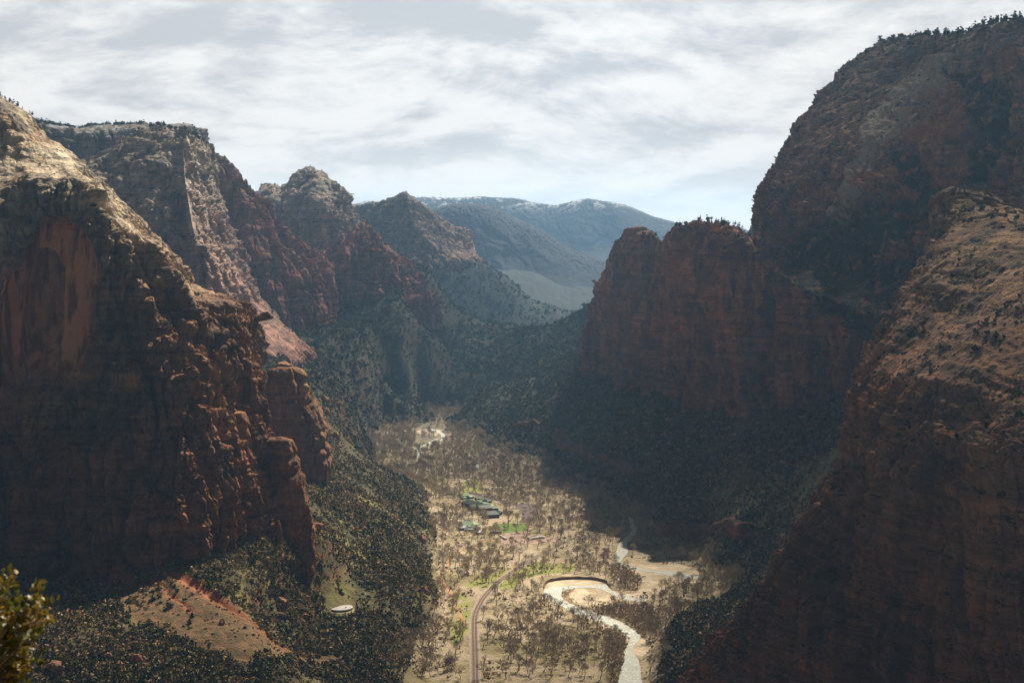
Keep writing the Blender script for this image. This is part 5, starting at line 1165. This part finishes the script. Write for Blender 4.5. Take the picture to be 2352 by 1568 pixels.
# ------------------------------------------------------------------ water tank
M_TANK = simple('tank_roof', (0.48, 0.45, 0.46), rough=.6, sc=.5, var=.1, col2=(0.42, 0.39, 0.40)); M_TANKW = simple('tank_wall', (0.22, 0.19, 0.17), sc=.5)
tk = hit(783, 1398); R_ = 55 / 2 * tk[1] / FPX
ns = 72; aa = np.linspace(0, 2 * math.pi, ns, endpoint=False); c_ = np.stack([np.cos(aa), np.sin(aa)], 1)
def ringmesh(name, prof):
    V = np.concatenate([np.c_[c_ * r, np.full(ns, z)] for r, z in prof]); i = np.arange(ns); j = (i + 1) % ns
    F = np.concatenate([np.stack([i + k * ns, j + k * ns, j + (k + 1) * ns, i + (k + 1) * ns], -1) for k in range(len(prof) - 1)])
    return mesh_np(name, V, F, smooth=False)
tz = tk[2] + 0.1
te = bpy.data.objects.new('water_tank', None); COL.objects.link(te); te.location = (tk[0], tk[1], tz - 3.5); tag(te, 'round water tank with a flat pale roof on the scrubby terrace', 'water tank')
link('tank_wall', ringmesh('tank_wall', [(R_ * .985, -3), (R_ * .985, 5.0)]), M_TANKW, te)
link('tank_roof', ringmesh('tank_roof', [(R_ * .98, 4.9), (R_ * 1.01, 4.95), (R_ * 1.01, 5.35), (R_ * .985, 5.4), (R_ * .6, 5.75), (R_ * .1, 5.95), (0.01, 5.97)]), M_TANK, te)
link('hatch', ringmesh('hatch', [(.9, 5.6), (.9, 6.5), (0.01, 6.55)]), M_TANKW, te).location = (R_ * .45, -R_ * .3, 0)
bare = link('gravel_pad', ringmesh('gravel_pad', [(R_ * 1.0, 3.05), (R_ * 1.3, 2.9), (R_ * 1.55, 0.5)]), simple('pad_gravel', (0.30, 0.26, 0.13), sc=.2)); bare.location = te.location; tag(bare, 'pale grassy pad around the water tank', kind='structure')

# ------------------------------------------------------------------ lodge
M_RG = simple('roof_dark_green', (0.050, 0.068, 0.050), rough=.55, sc=.4, var=.15); M_RL = simple('roof_light_green', (0.26, 0.34, 0.22), rough=.6, sc=.4, var=.2)
M_RB = simple('roof_blue_green', (0.30, 0.38, 0.34), rough=.55, sc=.4); M_RGY = simple('roof_grey', (0.20, 0.20, 0.20), sc=.4); M_WL = simple('wall_brown', (0.12, 0.07, 0.045), sc=.6)
M_WWH = simple('wall_white', (0.7, 0.68, 0.64)); M_WRED = simple('wall_red', (0.35, 0.10, 0.07)); M_GL = simple('window_glass', (0.03, 0.04, 0.05), rough=.15, spec=.5); M_STONE = simple('chimney_stone', (0.30, 0.22, 0.17), sc=1)
def boxes(name, bs, mat, parent=None):
    V, F = [], []
    for (x0, y0, z0, x1, y1, z1) in bs:
        k = len(V); V += [(x, y, z) for x in (x0, x1) for y in (y0, y1) for z in (z0, z1)]
        F += [(k, k + 1, k + 3, k + 2), (k + 4, k + 6, k + 7, k + 5), (k, k + 4, k + 5, k + 1), (k + 2, k + 3, k + 7, k + 6), (k, k + 2, k + 6, k + 4), (k + 1, k + 5, k + 7, k + 3)]
    return link(name, mesh_np(name, np.array(V, float), np.array(F), smooth=False), mat, parent)
def building(px, py, L, W, H, rot, mroof, label, hip=0.35, mwall=None, roofh=None, flat=False, chim=False, dormer=0):
    x, y = fl(px, py); z = float(floor_z(y)); mwall = mwall or M_WL; rh = roofh or W * .30
    e = bpy.data.objects.new('building', None); COL.objects.link(e); e.location = (x, y, z); e.rotation_euler = (0, 0, rot); tag(e, label, 'building')
    boxes('wall', [(-L / 2, -W / 2, -.5, L / 2, W / 2, H)], mwall, e)
    ov = .9; a, b = L / 2 + ov, W / 2 + ov; r = a - hip * W
    if flat: rf = boxes('roof', [(-a, -b, H + .003, a, b, H + .6)], mroof, e)
    else:
        V = np.array([(-a, -b, H - .1), (a, -b, H - .1), (a, b, H - .1), (-a, b, H - .1), (-r, 0, H + rh), (r, 0, H + rh), (-a, -b, H + .12), (a, -b, H + .12), (a, b, H + .12), (-a, b, H + .12)])
        F4 = np.array([(6, 7, 5, 4), (8, 9, 4, 5), (0, 1, 7, 6), (1, 2, 8, 7), (2, 3, 9, 8), (3, 0, 6, 9), (7, 8, 5, 5), (9, 6, 4, 4)])
        rf = link('roof', None or mesh_np('roof', V, np.array([[f[0], f[1], f[2]] for f in F4] + [[f[0], f[2], f[3]] for f in F4 if f[2] != f[3]]), smooth=False), mroof, e)
        boxes('ridge', [(-r, -.18, H + rh - .1, r, .18, H + rh + .15)], M_RL if mroof is M_RG else mroof, rf)
    if chim: boxes('chimney', [(-.8 + L * .1, -.8, H, .8 + L * .1, .8, H + rh + 1.8)], M_STONE, rf)
    nw = max(2, int(L / 4.5))
    for k in range(nw):
        cx = -L / 2 + (k + .5) * L / nw
        boxes('window', [(cx - .7, -W / 2 - .06, H * .35, cx + .7, -W / 2 - .003, H * .75)], M_GL, e)
    boxes('door', [(L / 2 + .003, -.6, 0, L / 2 + .07, .6, 2.1)], M_GL, e)
    return e
th = math.atan2(-44, 33)
m1 = building(*z4(760, 560), 58, 17, 6.5, th, M_RG, 'long main lodge building with dark green roof and pale ridge', chim=True)
building(*z4(700, 600), 14, 12, 4.5, th + 1.57, M_RG, 'short dark green wing jutting left from the main lodge', hip=.1)
building(*z4(960, 640), 22, 15, 6.5, th + 1.35, M_RG, 'dark green cross wing at the near end of the main lodge', hip=.05)
building(*z4(1110, 770), 24, 17, 5.5, 0.35, M_RG, 'dark green hall with broad hipped roof, nearest of the lodge wings', hip=.3)
building(*z4(960, 715), 12, 8, 4, 0.35, M_RG, 'low dark green link between main lodge and near hall')
building(*z4(1270, 710), 12, 9, 4, -.6, M_RG, 'small dark green annex at the right end of the near hall')
building(*z4(610, 1015), 27, 19, 5.5, -.45, M_RL, 'big pale green roofed building below the wood, left of the lawn', hip=.4)
building(*z4(730, 1055), 16, 11, 4.5, -.5, M_RL, 'pale green wing at the right of the big pale roofed building')
building(*z4(460, 1060), 12, 9, 4, .5, M_RB, 'bluish roofed wing at the left of the big pale roofed building', hip=.2)
building(*z4(610, 1090), 13, 5, 3.2, -.2, M_RB, 'narrow bluish porch roof in front of the big pale roofed building')
building(*z4(860, 1155), 11, 8, 3.5, .7, M_RB, 'small bluish green hut left of the lawn', hip=.45)
building(*z4(180, 250), 14, 9, 3.5, -.2, M_RL, 'lone light green cabin far left among the scrub')
for k, (a, b, s_, r_) in enumerate([(545, 305, 12, .2), (640, 335, 11, .9), (480, 360, 9, .4), (545, 430, 10, .3), (690, 445, 9, .1), (845, 440, 9, -.3), (850, 485, 8, .3), (945, 490, 9, .8), (1000, 495, 8, .2), (1040, 540, 8, .5), (1115, 550, 9, 1.0), (1200, 600, 13, 0), (820, 375, 10, .4), (930, 410, 10, .1), (1065, 435, 9, .6), (1060, 600, 7, .3)]):
    building(*z4(a, b), s_, s_ * .72, 3.2, r_, M_RL if k not in (12, 13, 14, 15) else M_RG,
        ['light green cabin farthest up the cabin row', 'light green cabin second from the top of the row, turned aside', 'light green cabin set left of the row top', 'pale cabin roof touching the upper end of the lodge', 'pale green cabin behind the upper lodge roof', 'light green cabin behind the middle of the lodge',
         'light green cabin in front of another behind the lodge', 'bright green cabin behind the lodge, turned aside', 'bright green cabin next to the turned one', 'small green cabin behind the lodge cross wing', 'green cabin with steep roof near the right end of the row', 'last light green cabin at the right end of the row',
         'dark green cabin beyond the light row, leftmost', 'dark green cabin beyond the light row, in the middle', 'dark green cabin beyond the light row, rightmost', 'tiny dark green hut between cabins and lodge'][k], hip=.3)
building(*z4(1235, 1140), 17, 7, 3.2, -.15, M_RGY, 'low grey roofed shelter at the near edge of the lawn', flat=True)
q = fl(*z6(1225, 340)); 
building(*z6(1228, 341), 30, 12, 5, 0.0, M_WWH, 'low building with white flat roof and red walls at the far flat', flat=True, mwall=M_WRED)
building(*z6(1122, 341), 26, 10, 3.5, 0.05, M_WWH, 'long white roofed shed left of the far red walled building', flat=True, mwall=M_WRED)
building(*z6(1065, 345), 14, 8, 3.5, 0.0, M_RGY, 'small grey roofed shed farthest left in the far group', flat=True, mwall=M_WRED)
building(*z6(660, 858), 14, 9, 3.5, 0.1, M_RGY, 'dark roofed hut hidden in the bare wood on the left')

# ------------------------------------------------------------------ vehicles
M_TYRE = simple('tyre_rubber', (0.02, 0.02, 0.02)); PAINT = {}
def paint(c):
    if c not in PAINT: PAINT[c] = simple('paint_' + str(len(PAINT)), c, rough=.35, var=.05, spec=.5)
    return PAINT[c]
def extr(name, prof, w0, w1, mat, parent):
    """side profile (x, z, half width) extruded across the car"""
    n = len(prof); V = np.array([(x, -h, z) for x, z, h in prof] + [(x, h, z) for x, z, h in prof]); 
    T = [tuple(t) for t in tessellate_polygon([[Vector((x, z, 0)) for x, z, h in prof]])]
    F = [t for t in T] + [(a + n, c + n, b + n) for a, b, c in T]
    for i in range(n): j = (i + 1) % n; F += [(i, j, j + n), (i, j + n, i + n)]
    return link(name, mesh_np(name, V, np.array(F), smooth=False), mat, parent)
def wheel(parent, x, y, r):
    V, F = [], []; tube(V, F, (x, y - .11, r), (x, y + .11, r), r, r, 14); k = len(V); F = [list(f) for f in F]
    V += [np.array((x, y - .11, r)), np.array((x, y + .11, r))]; F += [[(i + 1) % 14, i, k, k] for i in range(14)] + [[14 + i, 14 + (i + 1) % 14, k + 1, k + 1] for i in range(14)]
    T = [f[:3] for f in F] + [[f[0], f[2], f[3]] for f in F if f[2] != f[3]]
    return link('wheel', mesh_np('wheel', np.array(V), np.array(T), smooth=False), M_TYRE, parent)
def car(px, py, rot, col, label, kind='car', van=False):
    x, y = fl(px, py); e = bpy.data.objects.new(kind, None); COL.objects.link(e); e.location = (x, y, float(floor_z(y)) + .22); e.rotation_euler = (0, 0, rot); tag(e, label, 'van' if van else 'car')
    H = 2.1 if van else 1.45
    extr('body', [(-2.25, .35, .9), (2.25, .35, .9), (2.3, .75, .88), (1.2, .95, .86), (.55, H, .72), (-1.6, H, .72), (-2.2, .98, .86), (-2.3, .7, .88)], 0, 0, paint(col), e)
    extr('windows', [(1.0, 1.0, .865), (.5, H - .1, .735), (-1.5, H - .1, .735), (-2.0, 1.02, .865)], 0, 0, M_GL, e)
    for sx in (-1.4, 1.4):
        for sy in (-.82, .82): wheel(e, sx, sy, .34)
    return e
for a, b, r_, c, lb, vn in [(630, 210, .1, (.75, .75, .75), 'white car parked behind the cabins', False), (1035, 300, .2, (.12, .18, .30), 'blue car parked among trees behind the cabins', False), (1395, 450, .3, (.10, .15, .25), 'dark blue car parked right of the cabins', False),
     (1712, 582, .2, (.6, .62, .65), 'silver car at the left edge of the parking area', False), (1860, 552, -.4, (.5, .52, .53), 'pale grey car at the top of the parking area', False), (1905, 562, -.4, (.06, .06, .07), 'dark car beside the pale grey one', False),
     (1865, 690, 0., (.55, .62, .70), 'pale blue van, first in the parked line', True), (1865, 720, 0., (.07, .08, .09), 'dark car behind the pale blue van', False), (1862, 765, 0, (.45, .45, .45), 'grey car in the middle of the parked line', False), (1850, 812, 0, (.05, .055, .06), 'black car at the near end of the parked line', False),
     (1575, 1250, -.9, (.40, .42, .45), 'grey van parked in the bus yard', True), (1600, 1275, -.9, (.16, .05, .04), 'dark red car beside the grey van', False), (1700, 1325, -.8, (.65, .65, .66), 'silver car at the right of the bus yard', False), (1740, 1345, -.8, (.6, .6, .6), 'second silver car at the right of the bus yard', False),
     (1970, 1297, 0, (.75, .74, .72), 'white car left of the two shuttle buses', False), (2310, 1355, .3, (.08, .09, .11), 'dark car right of the shuttle buses', False), (1770, 1155, .1, (.05, .05, .05), 'dark car at the near edge of the lawn', False), (1545, 865, 0, (.05, .05, .05), 'dark car behind the big lawn tree', False)]:
    car(*z4(a, b), r_, c, lb, 'van' if vn else 'car', vn)
def bus(px, py, rot, label, L=11):
    x, y = fl(px, py); e = bpy.data.objects.new('shuttle_bus', None); COL.objects.link(e); e.location = (x, y, float(floor_z(y)) + .22); e.rotation_euler = (0, 0, rot); tag(e, label, 'bus')
    h = L / 2
    extr('body', [(-h, .4, 1.25), (h, .4, 1.25), (h + .1, 1.6, 1.25), (h - .15, 2.9, 1.2), (-h + .1, 3.0, 1.2), (-h, 1.5, 1.25)], 0, 0, paint((.78, .77, .73)), e)
    boxes('windows', [(-h + .5, -1.27, 1.5, h - .6, 1.27, 2.45), (h + .0, -1.0, 1.3, h + .12, 1.0, 2.5)], M_GL, e)
    boxes('stripe', [(-h + .2, -1.262, .7, h - .1, 1.262, .95)], paint((.10, .22, .14)), e)
    boxes('roof_hatch', [(-2, -.5, 3.0, -.8, .5, 3.15), (1.5, -.5, 2.96, 2.7, .5, 3.12)], paint((.5, .5, .5)), e)
    for sx in (-h + 2, h - 2.2):
        for sy in (-1.12, 1.12): wheel(e, sx, sy, .48)
bus(*z4(1365, 1245), -.95, 'white bus in the yard, upper of the coupled pair', 8); bus(*z4(1432, 1285), -.95, 'white trailer bus in the yard, lower of the coupled pair', 8)
bus(*z4(2125, 1282), .45, 'left white shuttle bus of the two on the lane'); bus(*z4(2255, 1262), .12, 'right white shuttle bus of the two on the lane', 12)

# ------------------------------------------------------------------ the trees round the lawn
for (a, b, s_, v, lb) in [(1505, 1020, 1.95, 0, 'biggest cottonwood, bare, standing alone in the middle of the green lawn'), (1215, 1095, .95, 1, 'thin bare tree on the left half of the green lawn'), (1950, 1165, 1.7, 5, 'large leaning bare tree at the right edge of the lawn'),
                          (2220, 1085, 1.15, 3, 'slim bare tree right of the leaning one'), (1885, 1350, 1.35, 2, 'bare tree standing between the bus yard and the shuttle lane'), (1650, 1220, .8, 4, 'small bare tree at the near edge of the lawn'), (910, 1100, 1.0, 6, 'bare tree at the left edge of the lawn beside the pale roofs'),
                          (1720, 900, 1.0, 1, 'bare sapling behind the right part of the lawn'), (2030, 600, 1.3, 3, 'bare tree beside the top of the parking area'), (970, 360, 1.35, 0, 'tall bare tree behind the middle of the cabins'), (790, 240, 1.3, 3, 'tall bare tree behind the upper cabins'), (1215, 500, 1.2, 5, 'bare tree between the cabins and the parking area')]:
    x, y = fl(*z4(a, b)); plant('bare_tree', x, y, float(floor_z(y)) + .2, s_, a * .01, lb, 'tree', None, v)

# ------------------------------------------------------------------ leafy bush close to the camera, on its ledge
m, N = new_mat('oak_leaf'); tc = N.n('ShaderNodeTexCoord').outputs['Object']
n = N.noise(tc, 14.0, 2.0); c = N.ramp(n, [(0.30, (0.028, 0.045, 0.008)), (0.50, (0.085, 0.085, 0.012)), (0.64, (0.20, 0.12, 0.02)), (0.78, (0.32, 0.22, 0.08))])
b = N.n('ShaderNodeBsdfPrincipled', {'Base Color': c, 'Roughness': .45, 'Specular IOR Level': .4}); tr = N.n('ShaderNodeBsdfTranslucent', {0: c}); mx = N.n('ShaderNodeMixShader', {0: .3, 1: b.outputs[0], 2: tr.outputs[0]}); N.n('ShaderNodeOutputMaterial', {0: mx.outputs[0]})
M_LEAF = m
bush = bpy.data.objects.new('leafy_bush', None); COL.objects.link(bush); bx = P(-70, 1560, 4.2); bush.location = (bx[0], bx[1], CAMZ - 1.75); tag(bush, 'golden brown leafy bush close by in the bottom left corner, slightly blurred', 'bush')
r = random.Random(5); LV, LF, SV, SF = [], [], [], []
base = np.array([0, 0, 0.0]); tops = []
def leaf(p, d, s):
    n_ = np.array([r.gauss(0, 1), r.gauss(0, 1) - .4, r.gauss(.3, 1)]); n_ /= np.linalg.norm(n_); u = d - n_ * (d @ n_); u /= np.linalg.norm(u) + 1e-9; v = np.cross(n_, u); k = len(LV)
    LV.extend([p, p + u * s * .35 + v * s * .28 + n_ * s * .06, p + u * s * .8 + v * s * .24, p + u * s * 1.05, p + u * s * .8 - v * s * .24, p + u * s * .35 - v * s * .28 + n_ * s * .06, p + u * s * .55 - n_ * s * .05])
    for a_, b_ in ((0, 1), (1, 2), (2, 3), (3, 4), (4, 5), (5, 0)): LF.append((k + a_, k + b_, k + 6))
def wpx(px, py, Y): return P(px, py, Y) - np.array(bush.location)
TIPS = [(18, 1312), (30, 1335), (70, 1362), (95, 1345), (112, 1392), (100, 1420), (60, 1400), (10, 1380), (-20, 1350), (85, 1445), (55, 1450), (20, 1440), (-30, 1430), (60, 1490), (30, 1500), (72, 1520), (0, 1500), (40, 1545), (60, 1570), (10, 1565), (-40, 1520), (-60, 1400), (35, 1410), (75, 1395), (-10, 1600), (50, 1610),
        (5, 1340), (45, 1380), (88, 1375), (30, 1465), (0, 1410), (45, 1520), (20, 1590), (-80, 1480), (-90, 1560)]
for px, py in TIPS:
    Y = 4.2 + r.uniform(-.10, .14); tip = wpx(px, py, Y); root = wpx(-60 + r.uniform(-30, 20), 1700, 4.2); mid = (tip + root) / 2 + np.array([-.03, 0, .04]) + np.array([r.gauss(0, .01) for _ in range(3)])
    tube(SV, SF, root, mid, .006, .004, 5); tube(SV, SF, mid, tip, .004, .0015, 4)
    for _ in range(26):
        t = r.uniform(.35, 1.0) ** .6; p0 = mid + (tip - mid) * t if t > .1 else mid; p0 = p0 + np.array([r.gauss(0, .013), r.gauss(0, .02), r.gauss(0, .013)])
        d = (tip - mid) / np.linalg.norm(tip - mid) + np.array([r.gauss(0, .8), r.gauss(0, .8), r.gauss(0, .8)]); leaf(p0, d / np.linalg.norm(d), r.uniform(.020, .034))
tube(SV, SF, (0, 0, -.15), wpx(-60, 1700, 4.2), .02, .012, 7)
link('foliage', mesh_np('foliage', np.array(LV), np.array(LF), smooth=False), M_LEAF, bush); link('stems', mesh_np('stems', np.array(SV), np.array(SF)), M_BARK, bush)
# the rock ledge the view is taken from (just below the frame)
Lx, Ly = np.meshgrid(np.linspace(-7, 6, 60), np.linspace(-5, 4.9, 50), indexing='ij')
Lz = CAMZ - 1.78 + .10 * perlin(Lx, Ly, 0 * Lx) + .05 * perlin(Lx * 3, Ly * 3, 0 * Lx) - 6 * sst(Ly, 4.5, 4.9) - 6 * sst(np.abs(Lx), 5.2, 6.2) - 6 * sst(-Ly, 4.0, 5.0)
lme = mesh_np('rock_ledge', np.stack([Lx, Ly, Lz], -1).reshape(-1, 3), grid_faces(60, 50)); lme.flip_normals()
tag(link('rock_ledge', lme, M_F), 'sandstone ledge at the edge of the drop', kind='structure')
print('built in', time.time() - T0)
